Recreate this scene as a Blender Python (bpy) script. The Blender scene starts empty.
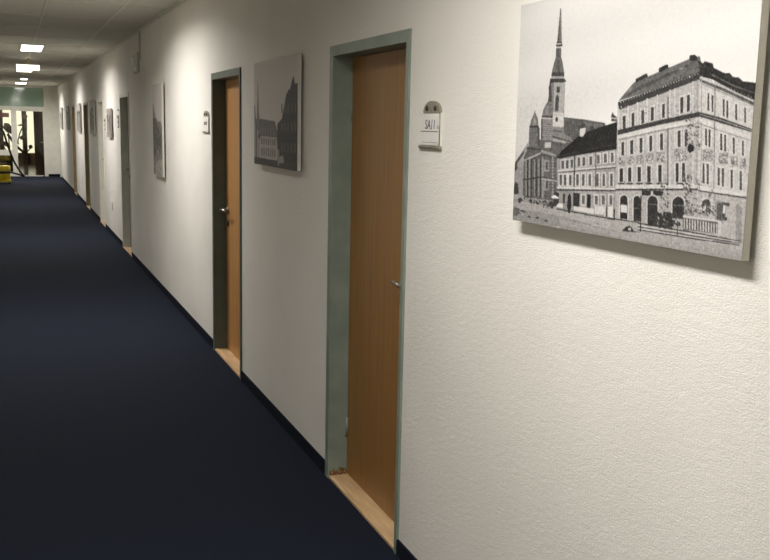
import bpy, bmesh, math, random
from mathutils import Matrix, Vector
import numpy as np

sc = bpy.context.scene
COL = sc.collection

# ---------------------------------------------------------------- camera
cam_data = bpy.data.cameras.new('camera')
cam_data.sensor_fit = 'HORIZONTAL'; cam_data.sensor_width = 36.0
cam_data.lens = 919.5 / 770 * 36.0
cam_data.clip_start = 0.05; cam_data.clip_end = 100
cam = bpy.data.objects.new('camera', cam_data); COL.objects.link(cam)
Rm = Matrix(((0.92744, 0.04065, -0.37175), (-0.37331, 0.15948, -0.91390), (0.02214, 0.98636, 0.16308)))
cam.matrix_world = Matrix.Translation((-1.3647, 0.0, 1.6731)) @ Rm.to_4x4()
sc.camera = cam

# ---------------------------------------------------------------- world, lamps' settings, exposure
world = bpy.data.worlds.new('night'); sc.world = world; world.use_nodes = True
world.node_tree.nodes['Background'].inputs[0].default_value = (0.02, 0.022, 0.025, 1)
world.node_tree.nodes['Background'].inputs[1].default_value = 0.3
sc.view_settings.view_transform = 'Standard'; sc.view_settings.look = 'None'
sc.view_settings.gamma = 1.0; sc.view_settings.use_curve_mapping = False
sc.view_settings.exposure = 0.0
LAMP_POWER = 47.0
LAMP_COLOR = (1.0, 0.975, 0.945)
LAMP_SPREAD = 160
LAMP_YS = (-4.6, 1.75, 7.65, 14.1, 20.4, 27.6)
LAMP_X = -1.035
CEIL = 2.67
END_Y = 29.8
LEFT_X = -2.07
BACK_Y = -5.6

# ---------------------------------------------------------------- helpers
def tag(o, label=None, cat=None, group=None, kind=None):
    if label: o['label'] = label
    if cat: o['category'] = cat
    if group: o['group'] = group
    if kind: o['kind'] = kind
    return o

def thing(name, loc=(0, 0, 0), **k):
    o = bpy.data.objects.new(name, None); COL.objects.link(o)
    o.location = loc; o.empty_display_size = 0.1
    return tag(o, **k)

class MB:
    """collects shapes in world coordinates, builds ONE mesh object"""
    def __init__(self): self.bm = bmesh.new()
    def box(self, x0, x1, y0, y1, z0, z1, bevel=0.0):
        t = bmesh.new()
        bmesh.ops.create_cube(t, size=1.0)
        for v in t.verts:
            v.co = Vector(((x0 + x1) / 2 + v.co.x * (x1 - x0), (y0 + y1) / 2 + v.co.y * (y1 - y0), (z0 + z1) / 2 + v.co.z * (z1 - z0)))
        if bevel: bmesh.ops.bevel(t, geom=t.edges[:], offset=bevel, segments=2, affect='EDGES', profile=0.5)
        self._add(t); return self
    def _add(self, t):
        me = bpy.data.meshes.new('t'); t.to_mesh(me); t.free(); self.bm.from_mesh(me); bpy.data.meshes.remove(me)
    def tube(self, pts, r, seg=12, smooth_steps=0):
        pts = [Vector(p) for p in pts]
        if smooth_steps:
            q = []
            n = len(pts)
            for i in range(n - 1):
                p0, p1, p2, p3 = pts[max(i - 1, 0)], pts[i], pts[i + 1], pts[min(i + 2, n - 1)]
                for s in range(smooth_steps):
                    t = s / smooth_steps
                    q.append(0.5 * ((2 * p1) + (p2 - p0) * t + (2 * p0 - 5 * p1 + 4 * p2 - p3) * t * t + (3 * p1 - p0 - 3 * p2 + p3) * t ** 3))
            q.append(pts[-1]); pts = q
        rr = r if isinstance(r, (list, tuple)) else [r] * len(pts)
        rings = []
        up = Vector((0.13, 0.37, 0.92)).normalized()
        for i, p in enumerate(pts):
            d = (pts[min(i + 1, len(pts) - 1)] - pts[max(i - 1, 0)]).normalized()
            a = d.cross(up)
            if a.length < 0.05: a = d.cross(Vector((1, 0, 0)))
            a.normalize(); b = a.cross(d).normalized()
            rings.append([self.bm.verts.new(p + rr[i] * (a * math.cos(2 * math.pi * k / seg) + b * math.sin(2 * math.pi * k / seg))) for k in range(seg)])
        for i in range(len(rings) - 1):
            for k in range(seg):
                f = self.bm.faces.new((rings[i][k], rings[i][(k + 1) % seg], rings[i + 1][(k + 1) % seg], rings[i + 1][k])); f.smooth = True
        self.bm.faces.new(rings[0][::-1]); self.bm.faces.new(rings[-1]); return self
    def lathe(self, prof, center, seg=28, axis='z'):
        c = Vector(center); rings = []
        for r, h in prof:
            ring = []
            for k in range(seg):
                a = 2 * math.pi * k / seg
                v = Vector((r * math.cos(a), r * math.sin(a), h)) if axis == 'z' else Vector((h, r * math.cos(a), r * math.sin(a)))
                ring.append(self.bm.verts.new(c + v))
            rings.append(ring)
        for i in range(len(rings) - 1):
            for k in range(seg):
                f = self.bm.faces.new((rings[i][k], rings[i][(k + 1) % seg], rings[i + 1][(k + 1) % seg], rings[i + 1][k])); f.smooth = True
        self.bm.faces.new(rings[0][::-1]); self.bm.faces.new(rings[-1]); return self
    def prism(self, pts, axis, a0, a1):
        """pts in the plane across `axis`, extruded a0..a1"""
        def mk(p, a):
            if axis == 'x': return (a, p[0], p[1])
            if axis == 'y': return (p[0], a, p[1])
            return (p[0], p[1], a)
        A = [self.bm.verts.new(mk(p, a0)) for p in pts]; B = [self.bm.verts.new(mk(p, a1)) for p in pts]
        n = len(pts)
        self.bm.faces.new(A[::-1]); self.bm.faces.new(B)
        for i in range(n): self.bm.faces.new((A[i], A[(i + 1) % n], B[(i + 1) % n], B[i]))
        return self
    def build(self, name, mat, parent=None, bevel=0.0, **k):
        bmesh.ops.recalc_face_normals(self.bm, faces=self.bm.faces[:])
        me = bpy.data.meshes.new(name)
        if parent is not None:
            o_w = parent_world(parent)
            bmesh.ops.translate(self.bm, verts=self.bm.verts[:], vec=-o_w)
        self.bm.to_mesh(me); self.bm.free()
        me.materials.append(mat)
        o = bpy.data.objects.new(name, me); COL.objects.link(o)
        if parent is not None: o.parent = parent
        if bevel:
            m = o.modifiers.new('bevel', 'BEVEL'); m.width = bevel; m.segments = 2; m.limit_method = 'ANGLE'
        return tag(o, **k)

def parent_world(o):
    v = Vector((0, 0, 0))
    while o is not None: v += o.location; o = o.parent
    return v

def new_mat(name):
    m = bpy.data.materials.new(name); m.use_nodes = True
    return m, m.node_tree, m.node_tree.nodes['Principled BSDF']

def s2l(c): return tuple(((x / 255) / 12.92 if x <= 10 else (((x / 255) + 0.055) / 1.055) ** 2.4) for x in c) + (1,)

def noise_mat(name, c1, c2, scale=(8, 8, 8), nscale=1.0, rough=0.6, bump=0.0, bscale=None, metallic=0.0, detail=4.0, spec=0.5, bdist=0.01, rampos=(0.3, 0.7)):
    m, nt, b = new_mat(name)
    tc = nt.nodes.new('ShaderNodeTexCoord'); mp = nt.nodes.new('ShaderNodeMapping'); mp.inputs['Scale'].default_value = scale
    geo = nt.nodes.new('ShaderNodeNewGeometry')
    nt.links.new(geo.outputs['Position'], mp.inputs['Vector'])
    n = nt.nodes.new('ShaderNodeTexNoise'); n.inputs['Scale'].default_value = nscale; n.inputs['Detail'].default_value = detail
    nt.links.new(mp.outputs[0], n.inputs['Vector'])
    r = nt.nodes.new('ShaderNodeValToRGB'); r.color_ramp.elements[0].color = s2l(c1); r.color_ramp.elements[1].color = s2l(c2)
    r.color_ramp.elements[0].position = rampos[0]; r.color_ramp.elements[1].position = rampos[1]
    nt.links.new(n.outputs['Fac'], r.inputs[0]); nt.links.new(r.outputs[0], b.inputs['Base Color'])
    b.inputs['Roughness'].default_value = rough; b.inputs['Metallic'].default_value = metallic
    b.inputs['Specular IOR Level'].default_value = spec
    nt.nodes.remove(tc)
    if bump:
        mp2 = nt.nodes.new('ShaderNodeMapping'); mp2.inputs['Scale'].default_value = bscale or scale
        nt.links.new(geo.outputs['Position'], mp2.inputs['Vector'])
        n2 = nt.nodes.new('ShaderNodeTexNoise'); n2.inputs['Scale'].default_value = 1.0; n2.inputs['Detail'].default_value = 3.0
        nt.links.new(mp2.outputs[0], n2.inputs['Vector'])
        bp = nt.nodes.new('ShaderNodeBump'); bp.inputs['Strength'].default_value = bump; bp.inputs['Distance'].default_value = bdist
        nt.links.new(n2.outputs['Fac'], bp.inputs['Height']); nt.links.new(bp.outputs[0], b.inputs['Normal'])
    return m

def emit_mat(name, col, strength):
    m = bpy.data.materials.new(name); m.use_nodes = True; nt = m.node_tree
    nt.nodes.remove(nt.nodes['Principled BSDF'])
    e = nt.nodes.new('ShaderNodeEmission'); e.inputs[0].default_value = (*col, 1); e.inputs[1].default_value = strength
    nt.links.new(e.outputs[0], nt.nodes['Material Output'].inputs[0]); return m

# ---------------------------------------------------------------- materials
M = {}
def stucco():
    m, nt, b = new_mat('rough_plaster')
    geo = nt.nodes.new('ShaderNodeNewGeometry')
    def noise(scale, detail, rough=0.5):
        mp = nt.nodes.new('ShaderNodeMapping'); mp.inputs['Scale'].default_value = scale
        nt.links.new(geo.outputs['Position'], mp.inputs['Vector'])
        n = nt.nodes.new('ShaderNodeTexNoise'); n.inputs['Scale'].default_value = 1.0
        n.inputs['Detail'].default_value = detail; n.inputs['Roughness'].default_value = rough
        nt.links.new(mp.outputs[0], n.inputs['Vector']); return n
    c = noise((1.1, 1.1, 1.1), 3)
    r = nt.nodes.new('ShaderNodeValToRGB'); r.color_ramp.elements[0].color = s2l((222, 218, 210)); r.color_ramp.elements[1].color = s2l((233, 229, 222))
    r.color_ramp.elements[0].position = 0.3; r.color_ramp.elements[1].position = 0.7
    nt.links.new(c.outputs['Fac'], r.inputs[0]); nt.links.new(r.outputs[0], b.inputs['Base Color'])
    b.inputs['Roughness'].default_value = 0.75; b.inputs['Specular IOR Level'].default_value = 0.25
    a1 = noise((150, 140, 240), 4, 0.65); a2 = noise((36, 34, 60), 3)
    ad = nt.nodes.new('ShaderNodeMath'); ad.operation = 'MULTIPLY_ADD'; ad.inputs[1].default_value = 0.7
    nt.links.new(a2.outputs['Fac'], ad.inputs[0]); nt.links.new(a1.outputs['Fac'], ad.inputs[2])
    bp = nt.nodes.new('ShaderNodeBump'); bp.inputs['Strength'].default_value = 0.55; bp.inputs['Distance'].default_value = 0.0045
    nt.links.new(ad.outputs[0], bp.inputs['Height']); nt.links.new(bp.outputs[0], b.inputs['Normal'])
    return m
M['wall'] = stucco()
M['smooth_wall'] = noise_mat('painted_wall', (214, 211, 200), (224, 221, 210), rough=0.7, spec=0.3)
M['left_wall'] = noise_mat('tan_wall', (196, 192, 180), (206, 202, 190), rough=0.7)
M['carpet'] = noise_mat('navy_carpet', (16, 21, 32), (29, 36, 51), scale=(260, 260, 260), rough=0.95, bump=0.6, bscale=(420, 420, 420), bdist=0.004, spec=0.15, detail=2, rampos=(0.25, 0.75))
M['carpet_edge'] = noise_mat('navy_carpet_edging', (15, 18, 28), (25, 30, 43), scale=(200, 200, 200), rough=0.95, spec=0.1)
M['ceiling'] = noise_mat('mineral_fibre_tile', (202, 199, 188), (216, 213, 202), scale=(60, 60, 60), rough=0.9, bump=0.2, bscale=(150, 150, 150), bdist=0.003, spec=0.1)
M['grid'] = noise_mat('ceiling_bar_paint', (214, 211, 196), (224, 221, 208), rough=0.5)
def wood(name, dark, light, rough=0.45):
    return noise_mat(name, dark, light, scale=(14, 14, 0.8), nscale=3.0, rough=rough, detail=6, bump=0.05, bscale=(160, 160, 6), bdist=0.001, rampos=(0.25, 0.8))
M['beech'] = wood('orange_beech_veneer', (172, 122, 68), (194, 144, 88))
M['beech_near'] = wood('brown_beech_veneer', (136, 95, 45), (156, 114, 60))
M['beech_sill'] = noise_mat('pale_beech_threshold', (196, 160, 116), (226, 192, 148), scale=(14, 2.0, 14), nscale=3.0, rough=0.45, detail=6)
M['white_leaf'] = noise_mat('white_door_paint', (206, 202, 188), (216, 212, 199), rough=0.4)
M['grey_leaf'] = noise_mat('grey_door_paint', (120, 120, 108), (134, 133, 120), rough=0.45)
M['brown_leaf'] = wood('dark_brown_veneer', (86, 62, 38), (110, 80, 50))
M['frame_green'] = noise_mat('grey_green_steel_paint', (118, 129, 117), (136, 146, 134), rough=0.4)
M['frame_dark'] = noise_mat('dark_green_steel_paint', (84, 94, 84), (96, 106, 95), rough=0.4)
M['frame_grey'] = noise_mat('grey_steel_paint', (206, 206, 194), (216, 216, 204), rough=0.4)
M['frame_white'] = noise_mat('white_steel_paint', (214, 211, 200), (226, 223, 212), rough=0.4)
M['frame_olive'] = noise_mat('olive_steel_paint', (150, 142, 106), (164, 156, 120), rough=0.4)
M['frame_brown'] = noise_mat('brown_steel_paint', (150, 128, 94), (166, 144, 108), rough=0.4)
M['steel'] = noise_mat('brushed_steel', (170, 168, 160), (200, 198, 190), rough=0.3, metallic=1.0)
M['dark_metal'] = noise_mat('dark_bronze_metal', (66, 58, 48), (86, 78, 66), rough=0.4, metallic=0.8)
M['silver_plastic'] = noise_mat('silver_plastic', (138, 132, 116), (158, 152, 136), rough=0.35, metallic=0.5)
M['paper'] = noise_mat('white_paper', (222, 218, 212), (230, 226, 220), rough=0.6)
M['ink'] = noise_mat('violet_grey_ink', (74, 62, 92), (88, 76, 104), rough=0.7)
M['ink_light'] = noise_mat('pale_grey_ink', (158, 155, 172), (168, 165, 180), rough=0.7)
M['grey_line'] = noise_mat('grey_ink', (120, 116, 112), (130, 126, 122), rough=0.7)
M['canvas_side'] = noise_mat('bare_canvas', (196, 192, 180), (208, 204, 192), scale=(300, 300, 300), rough=0.85, spec=0.1)
M['chip'] = noise_mat('chipped_filler', (46, 34, 22), (170, 132, 86), scale=(120, 120, 120), rough=0.9, detail=4, rampos=(0.4, 0.6))
M['white_plastic'] = noise_mat('white_plastic', (216, 213, 202), (224, 221, 210), rough=0.35)
M['grey_box'] = noise_mat('grey_plastic', (180, 177, 162), (190, 187, 172), rough=0.5)
M['black'] = noise_mat('black_rubber', (18, 18, 18), (28, 27, 26), rough=0.5)
M['yellow'] = noise_mat('yellow_plastic', (222, 196, 30), (236, 212, 48), rough=0.35)
M['lamp_glow'] = emit_mat('luminaire_diffuser', (1.0, 0.96, 0.88), 6.0)
M['sign_glow'] = emit_mat('lit_sign_panel', (1.0, 0.97, 0.80), 4.0)
M['window_glow'] = emit_mat('backlit_lobby_window', (1.0, 0.90, 0.66), 1.25)
M['tile_floor'] = noise_mat('dark_polished_stone', (52, 42, 28), (74, 62, 44), scale=(2, 2, 2), rough=0.16)
M['dark_brown'] = noise_mat('dark_brown_panel', (72, 58, 40), (90, 74, 54), scale=(6, 6, 1), rough=0.5)
M['lobby_wall'] = noise_mat('lobby_wall', (120, 100, 70), (134, 114, 82), rough=0.7)
M['leaf'] = noise_mat('dry_brown_leaf', (150, 100, 50), (190, 135, 75), rough=0.6)
M['stem'] = noise_mat('brown_stem', (96, 68, 40), (120, 88, 54), rough=0.7)
M['red_sign'] = noise_mat('dark_red_sign', (110, 26, 20), (124, 34, 26), rough=0.5)
M['orange'] = noise_mat('orange_plastic', (196, 112, 34), (206, 124, 42), rough=0.5)

def glass(name, tint, gloss, rough=0.02):
    m = bpy.data.materials.new(name); m.use_nodes = True; nt = m.node_tree
    nt.nodes.remove(nt.nodes['Principled BSDF'])
    t = nt.nodes.new('ShaderNodeBsdfTransparent'); t.inputs[0].default_value = (*tint, 1)
    g = nt.nodes.new('ShaderNodeBsdfGlossy'); g.inputs['Roughness'].default_value = rough
    fr = nt.nodes.new('ShaderNodeFresnel'); fr.inputs[0].default_value = 1.5
    mx = nt.nodes.new('ShaderNodeMixShader'); ad = nt.nodes.new('ShaderNodeMath'); ad.operation = 'ADD'; ad.inputs[1].default_value = gloss
    nt.links.new(fr.outputs[0], ad.inputs[0]); nt.links.new(ad.outputs[0], mx.inputs[0])
    nt.links.new(t.outputs[0], mx.inputs[1]); nt.links.new(g.outputs[0], mx.inputs[2])
    nt.links.new(mx.outputs[0], nt.nodes['Material Output'].inputs[0]); return m
M['glass'] = glass('door_glass', (0.93, 0.95, 0.93), 0.0)
def green_glass():
    m, nt, b = new_mat('green_opaque_glass')
    b.inputs['Base Color'].default_value = s2l((138, 168, 148)); b.inputs['Roughness'].default_value = 0.07
    b.inputs['Specular IOR Level'].default_value = 1.0; b.inputs['IOR'].default_value = 1.8; return m
M['green_glass'] = green_glass()

# ---------------------------------------------------------------- the doors' openings along the right wall
# number, near y, far y, frame, leaf
DOORS = [
    (1, 3.150, 4.052, 'frame_green', 'beech_near', 'near'),
    (2, 5.833, 6.735, 'frame_dark', 'beech', 'far'),
    (3, 11.79, 12.77, 'frame_grey', 'grey_leaf', 'far'),
    (4, 15.20, 16.10, 'frame_white', 'white_leaf', 'far'),
    (5, 18.25, 19.25, 'frame_olive', 'brown_leaf', 'far'),
    (6, 22.00, 22.95, 'frame_brown', 'brown_leaf', 'far'),
    (7, 28.60, 29.50, 'frame_grey', 'white_leaf', 'far'),
]
DH = 2.03
WT = 0.25

# ---------------------------------------------------------------- structure
MB().box(LEFT_X - 0.2, WT, BACK_Y - 0.2, END_Y, -0.1, 0.0).build('floor', M['carpet'], kind='structure', label='dark navy blue carpet running the length of the corridor')
MB().box(-6, 2, END_Y, 38.4, -0.1, 0.0).build('floor_lobby', M['tile_floor'], kind='structure', label='dark polished floor of the lobby beyond the glass door')
MB().box(LEFT_X - 0.2, WT, BACK_Y - 0.2, END_Y + 0.2, CEIL, CEIL + 0.1).build('ceiling', M['ceiling'], kind='structure', label='grey suspended tile ceiling')
w = MB(); edge = BACK_Y
for n, a, b_, fm, lm, hs in DOORS:
    w.box(0, WT, edge, a + 0.012, 0, CEIL); w.box(0, WT, a + 0.012, b_ - 0.012, DH - 0.012, CEIL); edge = b_ - 0.012
w.box(0, WT, edge, END_Y + 0.1, 0, CEIL)
w.build('wall_right', M['wall'], kind='structure', label='rough off-white plaster wall with the row of doors')
MB().box(LEFT_X - 0.2, LEFT_X, BACK_Y, END_Y, 0, CEIL).build('wall_left', M['left_wall'], kind='structure')
MB().box(LEFT_X - 0.2, WT, BACK_Y - 0.2, BACK_Y, 0, CEIL).build('wall_back', M['smooth_wall'], kind='structure')
bb = MB(); edge = BACK_Y
for n, a, b_, fm, lm, hs in DOORS + [(0, END_Y, 0, 0, 0, 0)]:
    bb.box(-0.010, 0.0, edge, a, 0.0, 0.065)
    edge = b_
bb.build('baseboard_right', M['carpet_edge'], kind='structure', label='dark navy skirting strip along the right wall')
MB().box(LEFT_X, LEFT_X + 0.01, BACK_Y, END_Y, 0, 0.065).build('baseboard_left', M['carpet_edge'], kind='structure')
# suspended ceiling bars: every 0.625 m both ways, interrupted where luminaires sit
g = MB()
for x in (-0.40, -1.03, -1.655):
    segs = [(BACK_Y, END_Y)]
    if x == -1.03:
        segs = []; e = BACK_Y
        for y in LAMP_YS: segs.append((e, y - 0.65)); e = y + 0.65
        segs.append((e, END_Y))
    for a, b_ in segs: g.box(x - 0.011, x + 0.011, a, b_, CEIL - 0.005, CEIL)
y = BACK_Y + 0.3
while y < END_Y:
    if all(abs(y - ly) > 0.66 for ly in LAMP_YS): g.box(LEFT_X, 0, y - 0.009, y + 0.009, CEIL - 0.004, CEIL)
    else:
        g.box(LEFT_X, -1.2, y - 0.009, y + 0.009, CEIL - 0.004, CEIL); g.box(-0.87, 0, y - 0.009, y + 0.009, CEIL - 0.004, CEIL)
    y += 1.25
g.box(-0.02, 0, BACK_Y, END_Y, CEIL - 0.012, CEIL)
g.build('trim_1', M['grid'], kind='structure', label='pale metal bars of the suspended ceiling')

# ---------------------------------------------------------------- doors
def make_door(n, a, b_, fm, lm, hs):
    t = thing('door_%d' % n, (0, (a + b_) / 2, 0), kind='structure')
    F = 0.045; N = 0.026; X0 = -0.010; XL = 0.085
    f = MB()
    f.box(X0, 0.002, a, a + N, 0, DH); f.box(X0, 0.002, b_ - F, b_, 0, DH); f.box(X0, 0.002, a + N, b_ - F, DH - F, DH)
    # reveals
    f.box(0.001, 0.13, a + 0.013, a + N, 0, DH - 0.013); f.box(0.001, 0.13, b_ - F, b_ - 0.013, 0, DH - 0.013); f.box(0.001, 0.13, a + N, b_ - F, DH - F, DH - 0.013)
    f.build('door_frame', M[fm], t)
    leaf = MB().box(XL, XL + 0.04, a + N + 0.002, b_ - F - 0.002, 0.018, DH - F - 0.003).build('door_leaf', M[lm], t)
    if n < 7:
        MB().box(-0.006, XL + 0.04, a + N, b_ - F, 0.0, 0.016, bevel=0.003).build('threshold', M['beech_sill'], t)
    # lever handle with plate
    hy = a + 0.085 if hs == 'near' else b_ - F - 0.075
    sgn = 1 if hs == 'near' else -1
    h = MB().lathe([(0.004, -0.004), (0.024, -0.004), (0.026, 0.0), (0.026, 0.006), (0.004, 0.006)][::1], (XL - 0.006, hy, 1.06), 20, 'x')
    h.tube([(XL, hy, 1.062), (XL - 0.045, hy, 1.062), (XL - 0.055, hy + sgn * 0.012, 1.062), (XL - 0.055, hy + sgn * 0.06, 1.064), (XL - 0.052, hy + sgn * 0.12, 1.066)], [0.009, 0.009, 0.0095, 0.009, 0.008], 12)
    h.build('lever_handle', M['steel'], leaf)
    MB().lathe([(0.004, -0.002), (0.022, -0.002), (0.024, 0.001), (0.024, 0.006), (0.004, 0.006)], (XL - 0.006, hy, 0.965), 20, 'x').build('lock_rosette', M['dark_metal'], leaf)
    hb = a + N if hs != 'near' else b_ - F
    for z in (0.25, 1.75):
        MB().tube([(XL - 0.004, hb + (0.004 if hs != 'near' else -0.004), z - 0.045), (XL - 0.004, hb + (0.004 if hs != 'near' else -0.004), z + 0.045)], 0.007, 10).build('hinge', M[fm], t)
    return t
for d in DOORS:
    dr = make_door(*d)
    if d[0] == 1:
        c = MB(); rnd = random.Random(3)
        for k in range(9):
            y0 = 4.0; x = 0.004 + k * 0.0085; hgt = 0.016 + rnd.random() * 0.02
            c.prism([(x - 0.006, 0.016), (x + 0.006, 0.016), (x + 0.005, 0.016 + hgt * 0.7), (x, 0.016 + hgt), (x - 0.005, 0.016 + hgt * 0.5)], 'y', y0 - 0.004 - rnd.random() * 0.006, y0 + 0.012)
        c.build('chipped_corner', M['chip'], dr, label='broken brown filler at the foot of the frame')

# ---------------------------------------------------------------- ceiling luminaires
def luminaire(y, label):
    t = thing('ceiling_luminaire', (LAMP_X, y, CEIL), label=label, cat='ceiling light', group='recessed ceiling lights down the corridor')
    h = MB(); x0, x1, y0, y1 = LAMP_X - 0.155, LAMP_X + 0.155, y - 0.64, y + 0.64
    for (a, b_, c, d) in ((x0, x0 + 0.018, y0, y1), (x1 - 0.018, x1, y0, y1), (x0 + 0.018, x1 - 0.018, y0, y0 + 0.018), (x0 + 0.018, x1 - 0.018, y1 - 0.018, y1)):
        h.box(a, b_, c, d, CEIL - 0.012, CEIL)
    h.build('housing', M['grid'], t)
    MB().box(x0 + 0.018, x1 - 0.018, y0 + 0.018, y1 - 0.018, CEIL - 0.007, CEIL - 0.001).build('diffuser', M['lamp_glow'], t)
    ld = bpy.data.lights.new('luminaire_light', 'AREA'); ld.shape = 'RECTANGLE'; ld.size = 0.26; ld.size_y = 1.2
    ld.energy = LAMP_POWER * (1.3 if y > 25 else 1.0); ld.color = LAMP_COLOR; ld.spread = math.radians(LAMP_SPREAD)
    lo = bpy.data.objects.new('luminaire_light', ld); COL.objects.link(lo); lo.parent = t; lo.location = (0, 0, -0.016)
    return t
LUM_LABELS = {-4.6: 'recessed ceiling light behind the viewpoint', 1.75: 'recessed ceiling light over the stretch by the nearest picture',
              7.65: 'recessed ceiling light between the second and third doors', 14.1: 'nearest visible bright rectangular light set in the grey tile ceiling',
              20.4: 'bright ceiling light just beyond the hanging lit sign', 27.6: 'small distant ceiling light nearest the glass end door'}
for y in LAMP_YS: luminaire(y, LUM_LABELS[y])

t = thing('small_glow_panel', (-0.99, 24.9, CEIL), label='tiny glowing ceiling panel before the last rectangular light', cat='ceiling light')
MB().box(-1.06, -0.92, 24.6, 25.2, CEIL - 0.010, CEIL).build('diffuser', M['lamp_glow'], t)  # emissive panel marks a small bright spot on the ceiling
# ---------------------------------------------------------------- hanging lit sign
t = thing('hanging_sign', (-1.045, 16.4, CEIL), label='lit box sign hanging from the ceiling on a short brassy rod', cat='sign')
MB().tube([(-1.045, 16.4, CEIL), (-1.05, 16.4, 2.565)], 0.014, 12).build('rod', noise_mat('brass_rod', (236, 206, 140), (246, 220, 160), rough=0.4), t)
hs_ = MB().box(-1.23, -0.87, 16.375, 16.425, 2.555, 2.57, 0.003).build('sign_housing', M['white_plastic'], t)
MB().prism([(-1.225, 2.556), (-0.875, 2.556), (-0.875, 2.48), (-1.0, 2.47), (-1.01, 2.445), (-1.225, 2.445)], 'y', 16.385, 16.415).build('lit_panel', M['sign_glow'], hs_)

# ---------------------------------------------------------------- pictures printed on canvas
def paint_canvas(W, H, polys, bg_fn, rnd_seed, out_w, out_h, w_mm, h_mm, grain=0):
    img = bg_fn(W, H)
    sx, sy = W / w_mm, H / h_mm
    for poly in polys:
        tone = poly[0]; pts = [(poly[i] * sx, poly[i + 1] * sy) for i in range(1, len(poly), 2)]
        xs = [p[0] for p in pts]; ys = [p[1] for p in pts]
        r0, r1 = max(0, int(math.floor(min(ys)))), min(H - 1, int(math.ceil(max(ys))))
        n = len(pts)
        for row in range(r0, r1 + 1):
            yy = row + 0.5; cr = []
            for i in range(n):
                (xa, ya), (xb, yb) = pts[i], pts[(i + 1) % n]
                if (ya <= yy < yb) or (yb <= yy < ya): cr.append(xa + (yy - ya) * (xb - xa) / (yb - ya))
            cr.sort()
            for k in range(0, len(cr) - 1, 2):
                a, b_ = int(round(cr[k])), int(round(cr[k + 1]))
                if b_ > a: img[row, max(a, 0):min(b_, W)] = tone
    rs = np.random.RandomState(rnd_seed)
    img = img + rs.normal(0, 3.5, img.shape)
    if grain:
        for q in (3, 6):
            b = rs.normal(0, 1.0, (H // q + 1, W // q + 1)); b = np.repeat(np.repeat(b, q, 0), q, 1)[:H, :W]
            img = img + b * grain * (0.6 if q == 3 else 0.4) * np.where(img > 188, 0.15, 1.0)
    img = img.reshape(out_h, H // out_h, out_w, W // out_w).mean(axis=(1, 3))
    return np.clip(img, 8, 248)

def print_material():
    m, nt, b = new_mat('printed_canvas')
    a = nt.nodes.new('ShaderNodeAttribute'); a.attribute_name = 'print'
    nt.links.new(a.outputs['Color'], b.inputs['Base Color']); b.inputs['Roughness'].default_value = 0.6
    b.inputs['Specular IOR Level'].default_value = 0.25
    return m
M['print'] = print_material()

def canvas_picture(yc, zc, w, h, tones, label, tilt=0.0, t_front=0.035, depth=0.019, warm=(1.0, 0.965, 0.93), group=None):
    """origin at centre of the picture on the wall; local +Y runs into the corridor's depth"""
    t = thing('canvas_picture', (0, yc, zc), label=label, cat='picture', group=group); t.rotation_euler = (-tilt, 0, 0)
    bm = MB(); bm.box(-t_front + 0.0012, -t_front + depth, -w / 2, w / 2, -h / 2, h / 2)
    me = bpy.data.meshes.new('canvas_edge'); bmesh.ops.recalc_face_normals(bm.bm, faces=bm.bm.faces[:]); bm.bm.to_mesh(me); bm.bm.free(); me.materials.append(M['canvas_side'])
    o = bpy.data.objects.new('canvas_edge', me); COL.objects.link(o); o.parent = t
    for s in (-1, 1):
        hk = MB(); hk.box(-t_front + depth - 0.001, 0.0, s * w * 0.3 - 0.01, s * w * 0.3 + 0.01, h * 0.4, h * 0.4 + 0.03)
        me = bpy.data.meshes.new('wall_hook'); hk.bm.to_mesh(me); hk.bm.free(); me.materials.append(M['steel'])
        o = bpy.data.objects.new('wall_hook', me); COL.objects.link(o); o.parent = t
    nh, nw = tones.shape
    ys = np.linspace(w / 2, -w / 2, nw + 1); zs = np.linspace(h / 2, -h / 2, nh + 1)
    Y, Z = np.meshgrid(ys, zs)
    co = np.stack([np.full(Y.shape, -t_front), Y, Z], -1).reshape(-1, 3)
    idx = np.arange((nh + 1) * (nw + 1)).reshape(nh + 1, nw + 1)
    fc = np.stack([idx[:-1, :-1], idx[1:, :-1], idx[1:, 1:], idx[:-1, 1:]], -1).reshape(-1, 4)
    me = bpy.data.meshes.new('printed_front')
    me.vertices.add(len(co)); me.vertices.foreach_set('co', co.ravel())
    me.loops.add(fc.size); me.loops.foreach_set('vertex_index', fc.ravel().astype(np.int32))
    me.polygons.add(len(fc)); me.polygons.foreach_set('loop_start', np.arange(0, fc.size, 4, dtype=np.int32))
    me.update(calc_edges=True)
    at = me.color_attributes.new('print', 'FLOAT_COLOR', 'POINT')
    p = np.pad(tones, ((0, 1), (0, 1)), mode='edge')
    v = (p / 255.0) ** 2.2
    rgb = np.stack([v * warm[0], v * warm[1], v * warm[2], np.ones_like(v)], -1).reshape(-1)
    at.data.foreach_set('color', rgb.astype(np.float32))
    me.materials.append(M['print'])
    me.validate()
    o = bpy.data.objects.new('printed_front', me); COL.objects.link(o); o.parent = t
    return t

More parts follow.
